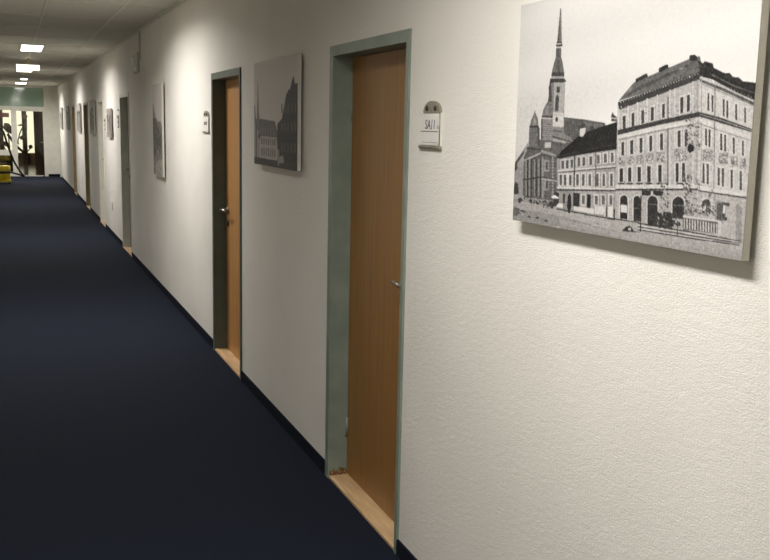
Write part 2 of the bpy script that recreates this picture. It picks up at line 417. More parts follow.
# the nearest picture: an old town street with a church spire and a corner house (grey tone, outline in mm)
STREET_TEXT = (
'172 -14 541 228 543 482 552 769 569 915 576 914 612 -73 614;150 -12 565 245 568 580 589 780 593 901 594 902 606 -73 614;'
'165 245 576 580 589 901 592 901 600 581 599 247 589;92 237 311 336 318 421 327 426 336 319 373 237 367;110 333 326 421 331 401 336 360 341;'
'158 -8 443 67 379 84 387 81 426 5 491;60 -9 463 -2 440 47 402 48 410 12 440 18 451 -3 469;150 -3 463 61 438 69 538 -2 552;'
'98 49 419 73 388 82 374 134 370 192 354 255 361 293 376 258 395 231 411 229 548 52 534;130 186 336 239 338 245 351 283 366 293 379 194 367;'
'88 192 343 240 347 240 351 192 347;80 193 359 283 373 284 376 193 364;165 189 366 256 374 257 379 189 372;85 189 375 257 383 253 387 190 382;'
'120 200 33 205 33 215 117 193 116;95 200 33 204 33 203 116 193 116;80 191 115 215 117 217 123 190 120;58 187 123 218 124 218 130 189 128;'
'180 192 128 211 130 212 134 193 132;98 189 132 214 134 215 161 190 159;78 197 134 202 134 205 162 198 162;'
'105 190 156 216 158 225 174 231 192 234 207 172 204 176 186 184 166;82 200 162 209 163 215 204 199 203;60 174 194 233 197 234 206 172 203;'
'165 175 204 234 207 235 213 173 210;62 168 209 237 213 245 221 224 223 176 220 164 225;168 174 220 240 223 244 338 184 336;'
'125 174 220 186 221 191 304 178 304;75 162 230 173 217 180 265 174 285 159 275 164 254;72 201 232 217 232 217 248 201 247;'
'90 197 260 205 251 216 260 214 295 197 295;60 202 257 211 258 210 291 202 291;205 183 298 240 301 241 305 183 302;200 188 305 239 307 240 337 191 334;'
'60 201 315 208 309 215 315 212 323 203 322;112 161 269 175 270 188 288 189 309 134 309 140 290 151 277;135 152 282 166 277 169 304 149 303;'
'60 133 306 189 308 187 313 133 311;150 132 313 189 315 192 372 134 373;105 132 317 187 318 188 320 132 319;105 133 322 188 323 188 325 133 324;'
'105 133 327 188 328 189 331 133 330;105 133 333 189 334 189 336 134 335;105 134 338 189 339 189 341 134 340;105 134 343 190 344 190 346 135 346;'
'105 135 349 190 349 190 352 135 351;105 135 354 191 355 191 357 135 356;105 136 360 191 360 191 362 136 362;105 136 365 191 365 192 367 136 367;'
'105 137 370 192 371 192 373 137 373;88 131 314 139 314 144 373 134 373;115 97 289 102 300 114 312 120 335 74 335 78 319 91 303;'
'150 93 314 103 311 105 330 92 330;55 72 333 121 333 121 338 72 338;122 71 338 124 338 130 387 71 390;88 72 341 123 341 124 343 71 343;'
'88 72 346 124 347 124 349 72 348;88 73 352 124 352 125 354 72 354;88 73 357 125 358 125 359 73 359;88 74 363 125 363 125 365 73 365;'
'88 74 368 126 368 126 370 74 370;88 75 374 126 374 126 376 74 376;88 75 379 127 379 127 381 75 381;88 75 385 127 385 127 386 75 387;'
'78 113 338 125 338 130 387 120 387;190 155 378 185 376 186 391 156 392;70 63 391 136 395 137 400 63 397;150 136 397 212 408 212 414 137 404;'
'165 49 427 137 404 137 409 50 433;60 50 433 137 410 138 414 50 437;70 137 408 212 417 213 420 138 412;140 57 427 66 425 74 527 66 527;'
'62 66 427 73 425 82 529 74 530;140 76 426 85 424 93 526 84 526;62 85 426 92 424 100 528 93 528;140 103 425 111 424 119 524 111 524;'
'62 111 425 118 423 127 526 119 526;140 124 425 132 423 141 522 133 523;62 133 425 140 423 148 524 141 525;150 143 416 152 417 162 529 152 527;'
'150 193 415 202 416 211 526 202 523;150 154 424 182 424 184 455 157 456;78 164 429 174 429 176 450 166 450;150 158 475 186 475 189 506 161 507;'
'78 169 480 179 479 180 501 170 501;55 48 482 142 469 143 473 49 486;60 142 469 222 472 222 476 143 473;175 145 473 222 476 223 480 146 477;'
'86 169 423 213 424 213 425 169 425;86 170 431 214 431 214 433 170 433;86 170 439 214 439 215 441 170 441;86 171 447 215 447 215 449 171 449;'
'86 172 455 216 455 216 457 172 457;86 172 463 216 463 217 465 172 465;86 173 472 217 471 217 473 173 473;86 174 480 218 479 218 481 174 481;'
'86 174 488 218 487 219 489 174 489;86 175 496 219 495 219 497 175 498;86 176 504 220 503 220 504 176 506;86 176 512 221 510 221 512 177 514;'
'55 0 503 10 491 22 496 29 521 13 531 -1 526;170 2 526 57 528 58 539 3 540;150 30 533 227 530 229 548 31 544;'
'58 447 323 445 310 451 301 455 308 467 313 470 324;190 446 314 468 316 468 319 446 317;150 217 414 300 408 391 398 474 388 487 559 421 553 229 551;'
'165 300 409 391 399 404 549 313 549;36 215 417 239 398 318 356 360 346 476 323 475 389 391 398 300 409 232 419;'
'52 226 411 364 390 466 377 466 380 365 392 231 414;205 318 341 343 338 341 351 331 361 318 360;65 316 333 328 326 342 331 343 338 319 341;'
'70 359 336 376 333 377 343 360 346;190 234 421 258 418 260 445 236 448;88 240 424 252 423 254 444 242 445;190 255 419 279 416 281 443 257 446;'
'88 261 422 273 421 275 442 263 443;190 276 417 299 414 301 441 278 443;88 282 420 294 419 295 439 284 441;190 307 411 330 409 332 436 309 438;'
'88 313 414 324 413 326 434 315 436;190 329 409 351 407 354 434 331 436;88 335 412 346 411 348 432 337 434;190 359 406 381 403 383 431 362 434;'
'88 365 409 376 408 378 430 367 431;208 390 401 412 399 415 426 393 429;95 396 405 407 403 409 425 398 427;208 419 398 440 396 443 423 421 426;'
'95 424 401 436 400 438 422 426 423;208 447 395 468 393 471 421 449 423;95 452 398 463 397 465 420 454 421;205 225 449 474 427 475 430 225 453;'
'80 225 454 475 431 475 434 225 456;206 228 457 252 456 255 489 231 491;90 234 461 246 460 248 487 237 488;206 248 456 272 455 275 488 251 489;'
'90 254 460 266 459 268 486 257 487;206 272 455 295 454 298 487 275 489;90 279 459 290 458 292 486 281 486;206 305 452 328 451 331 486 308 487;'
'90 311 456 322 455 325 484 314 485;206 331 450 353 449 356 485 334 486;90 337 454 348 454 350 483 339 484;206 359 449 381 448 384 483 362 485;'
'90 365 453 375 452 378 482 367 482;206 391 447 412 446 415 482 394 484;90 396 451 407 450 410 481 399 481;206 418 446 438 445 442 481 421 482;'
'90 423 449 433 449 436 479 426 480;206 449 444 469 443 472 479 452 480;90 454 448 464 447 467 477 457 478;70 297 409 303 409 308 496 303 496;'
'95 389 399 394 399 400 490 395 490;212 224 492 477 481 478 485 224 497;52 224 499 478 486 478 489 225 503;58 254 509 265 509 266 533 255 533;'
'48 302 504 331 503 332 537 304 537;40 363 503 379 503 381 540 365 540;45 215 507 235 508 237 540 213 539;205 335 504 358 504 360 533 338 533;'
'98 341 507 354 507 355 530 343 530;205 391 500 413 500 415 528 394 529;98 396 504 409 504 410 526 399 526;205 420 498 441 498 443 526 423 527;'
'98 425 502 438 502 439 524 427 524;205 451 496 471 496 473 524 453 524;98 456 500 468 500 469 522 458 522;215 307 538 395 537 396 550 308 548;'
'205 398 530 444 527 446 550 400 549;60 444 529 449 528 452 552 446 553;218 452 527 472 526 474 553 454 552;45 476 531 488 532 490 554 478 552;'
'225 218 536 256 535 257 547 224 547;48 229 550 486 555 487 558 229 553;38 278 513 286 505 293 515 296 538 291 558 284 558 276 539;'
'38 34 536 40 534 45 536 40 538;38 27 541 31 537 36 543 32 547;38 35 541 39 540 44 542 40 543;55 39 546 41 543 44 547 42 550;'
'55 57 535 61 532 66 536 62 539;45 27 543 34 540 42 543 35 546;55 31 538 40 534 50 539 41 543;45 23 539 31 537 39 539 31 542;'
'55 42 542 47 540 53 542 47 544;55 38 544 41 542 44 545 42 548;45 44 542 51 541 59 542 51 544;45 27 547 34 544 41 547 34 550;'
'55 107 543 112 540 116 544 112 547;45 93 536 96 533 100 538 97 541;55 94 547 98 545 103 547 99 548;55 122 543 131 540 141 544 132 548;'
'60 83 539 92 536 101 540 92 544;45 134 543 141 541 148 543 141 544;45 138 536 142 533 146 537 142 540;55 107 535 110 534 112 536 110 537;'
'45 143 539 148 537 153 539 148 541;45 90 537 97 534 105 537 98 540;38 120 540 126 538 132 540 126 543;45 90 542 98 539 106 542 98 545;'
'60 113 537 118 536 124 537 119 539;45 112 542 117 540 122 542 117 544;45 157 540 161 538 165 540 161 542;55 186 537 189 534 194 539 190 542;'
'38 197 548 201 544 207 549 202 553;45 192 534 195 531 199 535 196 539;60 177 544 184 541 192 545 185 548;60 192 544 198 542 205 544 199 546;'
'45 220 531 228 527 237 532 229 537;38 160 549 162 546 166 551 163 555;60 218 542 223 539 229 542 224 545;38 225 533 227 530 229 535 227 539;'
'60 199 536 204 533 209 537 204 541;55 216 540 224 538 232 540 224 542;60 212 540 219 536 227 541 220 545;55 154 536 160 534 167 537 161 539;'
'38 199 534 203 531 208 535 204 539;60 178 539 181 535 184 541 181 545;60 184 546 188 545 192 547 188 549;55 220 537 222 533 225 538 222 542;'
'38 189 540 197 536 205 540 197 544;60 200 547 206 543 213 548 207 552;45 188 546 191 542 194 547 191 551;38 203 537 211 535 219 537 211 539;'
'60 207 532 211 529 215 533 211 535;60 212 541 217 538 223 542 218 544;38 214 536 221 532 229 538 222 542;60 205 541 209 538 214 543 210 547;'
'60 209 541 217 538 225 541 217 544;55 201 539 204 536 207 540 205 544;45 226 535 231 533 236 536 232 539;38 178 549 181 546 184 550 181 554;'
'55 157 546 165 544 173 546 165 548;38 181 539 183 538 185 539 183 540;60 210 545 219 543 227 544 219 546;38 206 547 208 544 211 549 209 553;'
'55 164 543 172 541 180 543 172 545;60 214 542 222 540 230 542 222 544;60 207 537 211 535 214 537 211 539;55 220 537 225 533 230 538 226 542;'
'60 188 542 191 539 196 544 192 548;38 206 541 210 537 215 543 211 547;55 161 535 170 531 179 537 171 541;45 201 537 203 536 206 538 204 540;'
'236 199 521 216 515 238 521 231 524 202 524;176 468 282 743 227 754 363 769 573 483 562;198 743 231 907 285 909 420 903 580 769 573;'
'182 759 472 904 475 903 580 769 573;100 470 276 524 236 614 216 709 195 739 192 751 218 742 225 601 255;78 547 244 710 205 710 209 582 245 494 267;'
'135 504 253 518 245 522 249 511 256;130 676 213 692 211 692 214 677 217;38 530 234 531 228 562 219 571 218 574 226 535 236;'
'38 610 215 610 209 633 202 641 203 642 210 614 218;'
'38 708 197 708 188 723 187 731 192 732 199 750 207 755 203 779 209 783 218 813 230 829 231 839 239 855 241 867 249 885 251 904 254 908 289 847 268 780 241 743 233 742 219;'
'95 709 199 731 200 744 213 724 218 711 217;110 778 230 846 256 900 272 901 274 846 259 779 233;52 468 279 601 254 742 223 744 239 602 270 476 297;'
'190 478 279 481 279 482 281 478 281;190 488 277 491 277 492 279 488 279;190 497 275 501 275 501 277 498 277;190 507 273 511 273 511 275 507 275;'
'190 517 271 521 271 521 273 517 273;190 527 269 530 269 530 271 527 271;190 536 267 540 267 540 269 536 269;190 545 265 549 265 549 267 546 267;'
'190 555 263 558 263 559 265 555 265;190 564 261 568 261 568 264 564 263;190 573 259 577 259 577 262 574 262;190 582 257 586 257 586 260 583 260;'
'190 592 256 595 256 595 258 592 258;190 601 254 604 254 604 256 601 256;190 609 252 613 252 613 254 610 254;190 618 250 622 250 622 253 618 252;'
'190 627 248 630 248 631 251 627 251;190 636 247 639 247 639 249 636 249;190 644 245 648 245 648 247 645 247;190 653 243 656 243 656 245 653 245;'
'190 661 241 665 241 665 244 662 244;190 670 240 673 240 673 242 670 242;190 678 238 681 238 681 240 678 240;190 686 236 689 236 690 239 687 238;'
'190 695 235 698 235 698 237 695 237;190 703 233 706 233 706 235 703 235;190 711 231 714 231 714 234 711 234;190 719 230 722 230 722 232 719 232;'
'190 727 228 730 228 730 230 727 230;190 735 227 738 227 738 229 735 229;150 747 232 751 233 751 235 748 234;150 758 236 761 236 761 238 758 237;'
'150 768 239 771 240 771 241 768 241;150 778 242 781 243 781 244 778 244;150 788 245 791 246 791 248 788 247;150 797 249 801 249 801 251 797 250;'
'150 807 252 810 252 811 254 807 253;150 817 255 820 256 820 257 817 257;150 826 258 830 259 830 260 826 260;150 836 261 839 262 839 263 836 263;'
'150 845 264 848 265 849 266 845 266;150 854 267 858 268 858 269 854 269;150 864 270 867 271 867 272 864 272;150 873 273 876 274 876 275 873 275;'
'150 882 276 885 277 885 278 882 278;150 891 279 894 280 894 281 891 281;90 744 238 816 260 908 293 909 299 817 267 744 244;'
'125 751 248 909 299 909 300 751 250;198 470 295 476 294 494 484 488 484;198 505 288 511 287 530 482 524 482;198 540 281 545 280 565 480 559 480;'
'198 573 274 579 273 599 478 593 478;198 608 267 613 266 634 475 628 476;198 649 258 654 257 676 473 670 473;198 665 255 670 254 692 472 687 472;'
'198 721 243 725 242 749 468 744 469;105 645 274 650 272 668 469 664 469;150 735 239 738 239 759 468 757 468;150 748 240 751 240 773 467 770 467;'
'130 657 299 660 298 662 300 660 300;200 496 289 498 289 499 290 498 291;200 480 291 483 291 486 292 483 293;130 499 292 502 291 505 293 502 294;'
'110 681 302 683 301 687 303 684 305;90 636 302 639 301 641 303 639 304;130 522 303 525 302 527 304 525 304;200 525 304 527 303 530 305 528 306;'
'110 714 297 716 297 718 298 716 299;110 559 300 560 299 563 301 561 303;110 522 303 525 302 528 304 526 305;90 615 302 616 301 618 303 616 305;'
'90 574 292 576 291 579 293 576 293;90 653 306 655 305 657 307 655 308;200 646 291 648 290 651 292 648 293;110 694 299 697 298 700 300 697 302;'
'110 722 307 724 306 727 308 725 309;110 647 300 650 299 653 300 651 301;130 528 288 530 287 532 289 530 291;130 487 299 490 298 492 300 490 301;'
'110 671 293 674 292 677 294 674 295;110 497 291 499 290 501 292 499 294;200 479 300 481 299 483 300 481 301;110 703 297 704 296 706 297 705 299;'
'200 528 297 529 296 531 297 530 299;200 636 295 638 294 640 296 638 297;200 526 288 529 287 532 289 529 290;90 573 305 576 304 579 306 576 307;'
'110 571 300 573 299 575 301 573 302;200 593 300 596 299 598 301 596 302;130 503 305 505 305 507 306 505 307;110 732 297 734 295 736 297 734 298;'
'110 658 291 660 290 663 292 660 292;200 549 303 551 302 553 304 551 306;130 717 302 718 301 720 303 719 304;130 724 305 726 303 729 305 726 307;'
'200 553 299 556 298 559 300 556 301;110 744 295 746 295 749 296 747 297;200 736 304 739 303 742 304 739 305;130 674 303 677 302 679 303 677 304;'
'200 698 298 700 297 702 299 700 300;110 582 302 584 301 587 303 585 304;130 530 294 532 293 534 295 532 296;110 734 304 736 303 738 304 736 305;'
'130 734 295 736 294 738 296 736 298;200 481 289 483 288 485 290 483 291;90 734 301 735 300 737 301 735 302;110 525 306 528 305 530 307 528 308;'
'90 605 292 607 291 608 293 607 294;110 538 294 541 293 543 295 541 295;130 616 307 618 306 620 307 618 308;90 647 301 649 300 652 301 649 302;'
'200 544 299 547 298 549 299 547 300;200 545 302 548 301 550 302 548 303;200 731 306 733 305 736 307 734 308;200 552 294 554 293 557 295 554 296;'
'110 640 305 642 304 644 306 642 307;130 719 302 722 301 725 303 722 303;110 645 291 647 290 650 292 648 294;130 674 292 677 291 680 293 677 293;'
'205 485 309 505 305 509 341 489 345;62 490 312 501 310 504 340 493 342;205 518 303 537 300 541 335 521 339;62 523 306 533 304 536 334 526 336;'
'205 553 297 572 294 575 329 556 333;62 558 300 568 298 571 328 561 330;205 587 291 605 288 609 323 590 327;62 591 294 601 292 604 322 594 324;'
'205 624 285 642 282 645 317 627 320;62 629 288 638 286 641 316 632 318;205 683 272 700 269 704 308 687 312;62 687 275 697 273 700 307 691 309;'
'205 703 268 720 265 724 305 707 308;62 708 271 717 269 720 304 711 306;205 475 354 626 333 752 319 901 352 901 360 753 328 627 343 476 365;'
'50 474 344 625 322 748 306 811 318 903 342 903 348 812 329 752 316 626 332 475 356;150 751 310 811 322 902 344 902 346 811 324 751 312;'
'120 480 366 627 344 741 330 741 332 627 346 480 368;120 753 330 897 363 897 364 753 332;205 486 370 506 367 509 404 489 407;'
'62 491 373 501 371 504 403 494 404;205 519 365 539 362 543 400 523 403;62 524 368 535 366 538 399 527 400;205 553 359 572 357 576 395 557 398;'
'62 558 362 568 361 571 394 561 396;205 587 354 606 352 610 391 591 394;62 592 357 602 356 605 390 596 392;205 624 349 642 347 646 388 628 391;'
'62 629 352 638 351 642 387 632 388;205 682 343 699 340 703 381 686 383;62 686 346 695 344 699 379 690 381;205 704 341 720 338 725 379 708 382;'
'62 708 343 717 342 720 378 712 379;150 483 408 507 407 509 426 485 427;95 488 409 490 408 493 410 491 412;85 496 420 499 419 502 421 499 423;'
'215 501 413 503 412 506 413 503 414;85 486 415 487 414 489 416 488 417;95 488 422 492 420 496 423 492 424;85 499 420 500 419 502 421 501 422;'
'215 502 416 505 416 508 417 505 418;85 497 418 499 417 502 419 500 420;215 485 416 487 415 489 416 487 417;85 495 419 496 418 498 420 497 421;'
'220 496 408 497 407 499 409 497 410;215 498 418 501 417 505 418 502 419;220 493 412 496 411 499 413 496 414;95 504 417 506 416 507 418 506 419;'
'220 488 418 491 416 494 418 492 420;215 502 410 504 409 506 411 504 413;95 497 417 500 416 503 417 500 418;95 489 422 493 421 496 423 493 424;'
'85 485 410 489 409 493 411 489 411;95 484 424 488 422 491 424 488 426;95 486 412 490 411 494 413 490 414;215 497 423 499 422 502 424 499 425;'
'150 517 404 540 404 542 423 518 424;95 533 407 534 406 536 407 535 408;215 526 417 528 415 531 418 529 420;85 528 419 530 418 532 420 530 421;'
'220 532 414 534 412 537 415 535 417;95 528 406 530 405 532 407 530 408;220 532 407 534 406 535 407 534 408;215 531 417 534 416 538 418 535 419;'
'215 533 411 537 411 540 412 537 413;220 534 421 537 419 541 421 538 423;95 537 411 538 409 541 412 539 413;95 535 410 537 409 540 410 537 411;'
'220 530 418 532 416 534 418 532 420;85 525 414 528 413 531 414 529 416;215 534 412 536 410 538 413 536 414;220 522 411 523 409 525 411 524 413;'
'220 532 418 535 416 539 419 535 420;85 523 413 526 412 530 414 527 416;95 532 416 534 414 537 417 535 418;215 534 414 537 412 540 414 537 416;'
'215 520 405 521 404 524 406 522 407;85 533 419 536 418 539 419 536 420;95 530 405 532 404 534 406 532 408;95 523 418 525 417 526 419 525 420;'
'85 522 419 524 418 527 420 524 421;150 550 401 575 400 577 420 552 421;95 561 407 563 406 565 408 563 409;85 566 417 568 415 571 418 568 419;'
'85 564 406 565 404 567 407 566 409;220 569 408 571 407 573 409 571 410;85 564 408 568 406 571 408 568 410;220 567 414 571 412 574 414 571 416;'
'85 560 408 563 407 566 409 564 410;220 553 410 557 408 560 410 557 412;215 559 411 561 410 563 412 561 413;215 562 406 564 405 567 407 565 408;'
'95 568 413 569 412 571 414 570 415;95 570 418 573 416 576 418 573 419;85 565 412 566 410 569 413 567 414;85 566 402 569 401 572 403 569 404;'
'215 556 416 559 415 563 416 560 417;220 561 406 565 406 568 407 565 408;215 558 415 561 414 564 416 561 417;95 570 414 573 413 576 415 573 416;'
'95 555 415 557 414 559 415 557 416;95 554 411 557 410 561 411 557 413;215 567 411 570 410 572 412 570 413;220 558 417 560 416 564 418 561 419;'
'220 561 406 563 405 564 407 563 408;220 570 417 572 416 575 417 572 419;85 552 408 555 407 557 409 555 410;95 555 410 556 409 558 411 557 412;'
'150 583 397 611 396 613 417 585 418;95 585 402 587 401 589 402 587 404;220 596 410 598 409 600 410 598 411;95 589 409 591 408 595 410 592 411;'
'85 602 413 605 412 607 413 605 414;215 586 399 589 398 592 399 589 400;95 590 406 592 405 595 406 592 407;220 588 405 589 404 592 406 590 407;'
'95 596 404 599 403 601 405 599 406;85 588 409 590 407 593 410 590 411;215 596 410 598 409 601 411 599 413;215 598 401 601 400 604 402 601 403;'
'95 596 415 599 415 603 416 599 417;220 606 415 609 414 612 415 609 416;215 606 412 609 411 612 413 609 414;85 597 414 600 413 603 414 600 416;'
'95 605 402 607 401 609 402 607 404;85 595 402 596 401 598 403 596 404;220 596 408 598 407 601 409 599 411;95 594 406 597 405 600 407 597 408;'
'215 601 406 602 404 604 407 603 408;95 599 399 602 397 605 399 602 401;220 591 410 594 408 597 410 594 412;220 590 406 593 406 595 407 593 407;'
'215 594 413 596 412 598 413 596 415;220 598 415 601 414 605 416 602 417;95 591 405 593 404 595 406 593 407;215 605 413 607 412 611 414 608 416;'
'95 594 401 596 400 599 402 597 404;215 587 415 589 414 590 416 589 417;220 594 415 596 413 598 415 596 417;85 593 411 596 410 599 411 596 412;'
'220 597 406 600 405 602 407 600 408;95 589 411 591 410 593 412 592 414;150 620 393 648 392 651 414 622 415;95 642 411 644 410 647 412 645 414;'
'220 642 397 645 396 649 398 645 399;95 623 394 625 393 627 395 625 396;215 635 400 637 399 640 400 637 401;85 638 411 641 409 644 412 641 413;'
'215 631 413 632 412 634 413 632 414;215 639 397 640 396 642 398 640 398;85 623 396 624 394 626 397 625 399;215 623 399 627 398 630 399 627 400;'
'85 628 399 630 397 633 399 630 401;215 633 412 636 410 639 413 636 415;85 620 394 623 392 627 394 623 396;85 640 400 643 399 646 401 643 402;'
'85 638 408 641 407 644 409 642 410;220 632 402 634 401 637 403 635 405;95 628 394 630 393 632 395 630 396;85 629 399 632 398 635 399 632 401;'
'215 629 413 630 411 632 413 631 414;220 623 397 625 396 627 398 625 400;85 624 410 626 409 629 411 627 412;95 639 410 641 410 644 411 642 412;'
'85 635 412 638 412 641 413 638 414;85 628 408 630 407 632 409 630 410;220 631 412 634 411 637 413 634 414;220 644 397 646 396 648 398 646 399;'
'215 637 398 639 397 643 399 640 401;220 625 403 627 402 630 403 628 404;215 628 396 630 395 632 397 630 398;95 628 411 629 410 631 411 629 412;'
'220 633 403 636 402 639 404 636 405;95 632 394 635 393 637 394 635 395;95 644 394 646 393 649 395 646 396;95 624 409 626 408 628 409 626 410;'
'220 645 407 647 406 649 408 647 410;220 628 409 630 407 632 409 630 411;85 627 402 630 401 633 402 630 403;95 626 398 628 397 630 399 628 401;'
'85 625 408 628 406 631 408 628 410;150 679 384 722 383 725 411 682 413;95 713 396 715 395 717 396 715 398;220 707 394 710 393 714 395 711 396;'
'85 698 386 700 385 702 387 701 388;215 709 387 712 386 715 388 712 389;220 714 400 716 399 718 400 716 401;215 701 390 703 389 705 390 703 391;'
'215 688 399 690 398 693 400 690 400;85 705 403 707 402 709 404 707 406;95 683 398 686 397 690 398 687 400;215 689 392 690 391 692 393 690 395;'
'85 705 388 707 387 710 389 708 390;95 702 399 705 399 708 400 705 401;85 714 399 716 398 718 400 716 402;220 711 408 712 407 714 409 713 411;'
'215 701 387 703 385 706 388 704 389;95 689 398 692 396 694 398 692 400;220 719 409 721 408 723 409 721 410;85 705 405 708 403 711 405 708 407;'
'95 692 397 695 395 698 398 695 400;215 707 390 709 389 711 390 709 391;85 718 391 719 390 721 392 720 393;220 682 393 684 392 686 394 684 396;'
'220 688 399 689 398 691 400 690 402;215 719 402 721 400 724 402 721 403;220 717 408 720 407 723 409 720 411;220 701 404 703 403 706 405 703 406;'
'215 713 401 714 400 716 402 714 403;220 703 402 706 401 709 402 706 403;220 715 398 717 397 720 398 718 399;220 710 407 712 405 715 407 713 409;'
'220 700 400 703 399 707 401 704 402;215 699 388 702 387 705 388 702 389;220 692 406 695 404 697 406 695 407;95 700 396 703 394 706 396 703 397;'
'95 684 385 686 384 687 386 686 387;215 684 398 687 397 690 399 688 400;95 718 399 720 398 723 400 721 402;215 702 390 704 389 705 390 704 391;'
'215 690 407 692 406 695 408 693 410;85 685 389 686 388 688 389 687 390;215 699 396 701 395 704 397 702 398;215 705 390 707 389 708 390 707 391;'
'85 683 401 686 400 689 401 686 402;215 682 401 684 400 687 402 685 404;95 717 402 720 401 722 403 720 404;215 698 395 701 394 705 396 702 398;'
'220 692 409 693 409 695 410 694 411;95 714 405 717 405 720 406 717 406;85 694 407 696 406 698 407 696 408;215 701 404 702 402 703 405 702 407;'
'85 697 401 699 400 701 402 699 403;220 717 389 718 387 720 389 719 391;220 699 398 702 397 705 398 702 399;85 686 398 688 398 690 399 688 400;'
'85 712 389 714 388 717 389 715 391;95 695 407 698 406 701 408 698 409;215 707 404 709 403 711 404 709 405;95 689 392 692 392 694 393 692 393;'
'215 702 395 705 394 708 396 705 397;95 712 388 713 387 715 388 714 389;85 703 388 704 386 706 389 705 390;95 714 408 717 407 720 409 717 411;'
'85 680 393 682 392 684 394 682 395;215 715 391 718 390 721 391 718 392;215 684 406 686 405 688 407 686 408;95 708 403 710 402 713 403 711 405;'
'85 690 399 692 398 694 400 692 401;220 703 395 705 395 707 396 705 396;95 713 398 714 396 716 399 715 401;85 685 389 688 388 691 389 688 390;'
'220 715 402 716 401 718 403 716 405;215 693 398 695 398 697 399 695 400;95 705 399 706 398 708 400 707 401;95 705 392 708 391 711 393 708 394;'
'85 704 408 706 408 708 409 706 410;215 704 403 706 401 709 403 707 405;215 701 400 704 398 706 400 704 401;95 693 395 695 395 697 396 695 397;'
'215 707 385 710 384 714 386 711 387;215 717 394 720 394 723 395 720 396;95 701 392 704 391 706 393 704 393;215 706 390 707 389 709 390 707 391;'
'205 485 431 507 429 511 466 489 469;48 490 434 503 433 506 465 493 466;205 517 428 539 426 542 464 520 466;48 522 431 534 430 537 463 525 464;'
'205 552 424 573 422 577 462 556 464;48 557 428 569 427 572 461 560 462;205 587 421 607 420 611 461 591 463;48 591 425 603 424 607 460 595 461;'
'205 625 418 645 416 649 459 629 462;48 629 421 641 420 644 458 633 459;205 682 412 700 411 705 456 687 458;48 687 415 696 414 700 455 691 455;'
'205 703 410 720 409 725 455 707 456;48 707 414 716 413 721 454 711 454;60 487 468 513 466 512 470 488 472;60 519 466 544 465 544 469 520 470;'
'60 554 464 579 463 578 467 555 468;60 589 462 613 461 612 465 590 466;60 627 460 650 459 650 463 628 464;60 693 457 715 455 714 459 694 460;'
'208 477 474 760 457 761 466 478 483;55 478 483 761 465 762 469 478 487;212 765 263 779 267 783 308 770 304;70 770 267 775 269 779 305 773 303;'
'212 778 267 791 272 795 310 782 307;70 782 272 788 274 791 308 786 306;212 811 277 824 281 828 320 815 316;70 815 281 821 283 824 317 819 315;'
'212 822 280 835 284 839 323 826 319;70 826 285 831 286 835 320 829 319;212 847 287 860 291 864 327 851 324;70 851 292 856 293 860 325 854 323;'
'212 872 295 884 299 888 332 876 329;70 876 299 881 301 884 330 879 328;214 766 336 779 339 784 379 770 376;70 770 340 776 341 780 376 774 375;'
'214 776 338 790 341 794 381 781 378;70 781 342 787 343 790 379 784 377;214 811 346 825 349 829 388 815 385;70 815 350 821 351 825 385 819 384;'
'214 823 348 836 351 840 389 827 387;70 827 352 832 353 836 387 830 386;214 847 354 860 357 864 394 851 391;70 851 358 857 359 860 391 855 390;'
'214 873 360 885 362 889 397 876 394;70 877 363 882 365 885 394 880 393;150 768 384 797 383 800 407 770 408;95 790 402 791 401 793 402 792 403;'
'85 775 389 778 388 780 389 778 390;220 773 405 776 404 779 406 776 407;215 780 396 782 396 784 397 782 398;215 793 401 794 400 796 402 794 403;'
'95 776 387 778 386 780 387 778 388;220 771 401 773 401 775 402 773 403;215 794 398 796 397 799 399 796 400;220 776 388 779 387 782 389 779 390;'
'220 792 394 793 393 795 394 794 396;215 782 403 784 402 786 403 784 404;215 781 391 783 390 786 392 783 393;220 770 393 772 392 774 394 772 395;'
'95 781 400 783 399 785 400 783 401;85 777 399 779 399 780 400 779 400;215 773 403 775 403 777 404 775 405;95 795 402 797 400 800 402 797 404;'
'95 774 397 777 396 779 397 777 398;95 773 386 774 384 776 386 775 388;95 779 397 781 396 782 397 781 398;220 774 391 776 390 779 392 777 394;'
'85 770 394 773 393 775 395 773 396;85 783 391 785 390 787 392 785 393;220 773 395 775 394 777 396 775 397;215 778 385 780 384 782 386 780 387;'
'85 785 391 786 390 788 392 787 393;215 787 404 790 403 793 404 790 405;215 782 385 785 384 787 385 785 386;215 779 402 781 402 782 403 781 404;'
'220 774 396 775 395 777 397 776 398;85 785 399 787 398 790 399 788 401;85 770 405 772 404 775 406 773 407;85 770 389 772 388 774 389 772 390;'
'215 778 386 781 385 783 387 781 389;85 770 404 773 403 775 404 773 405;215 783 400 786 399 789 400 786 401;220 782 392 783 391 785 392 784 393;'
'95 781 396 783 395 786 396 783 397;95 786 385 789 384 791 385 789 386;95 794 401 795 400 797 402 796 404;215 787 386 789 385 791 387 789 388;'
'95 794 388 796 386 798 388 796 390;215 785 400 787 399 789 401 787 402;85 784 387 786 386 788 388 786 390;85 786 402 788 401 790 402 788 403;'
'220 790 403 792 402 794 404 792 405;220 786 385 788 384 790 386 788 387;215 784 392 786 391 788 393 786 394;95 792 396 794 395 796 397 794 398;'
'95 778 389 781 388 784 390 782 391;85 774 400 776 399 778 400 776 401;95 771 401 773 399 775 402 773 404;150 815 389 841 388 843 411 818 412;'
'215 821 395 823 394 825 396 823 397;215 831 397 833 397 836 397 833 398;220 832 398 834 397 836 399 834 400;215 834 396 836 395 839 397 837 398;'
'85 819 395 821 394 823 396 821 397;95 832 404 834 403 837 404 835 405;95 829 401 831 399 834 402 831 403;215 833 391 835 390 838 391 836 392;'
'220 819 394 820 393 821 395 820 396;220 821 398 822 397 824 398 823 399;85 838 395 839 394 841 395 840 396;95 819 409 822 407 825 409 822 411;'
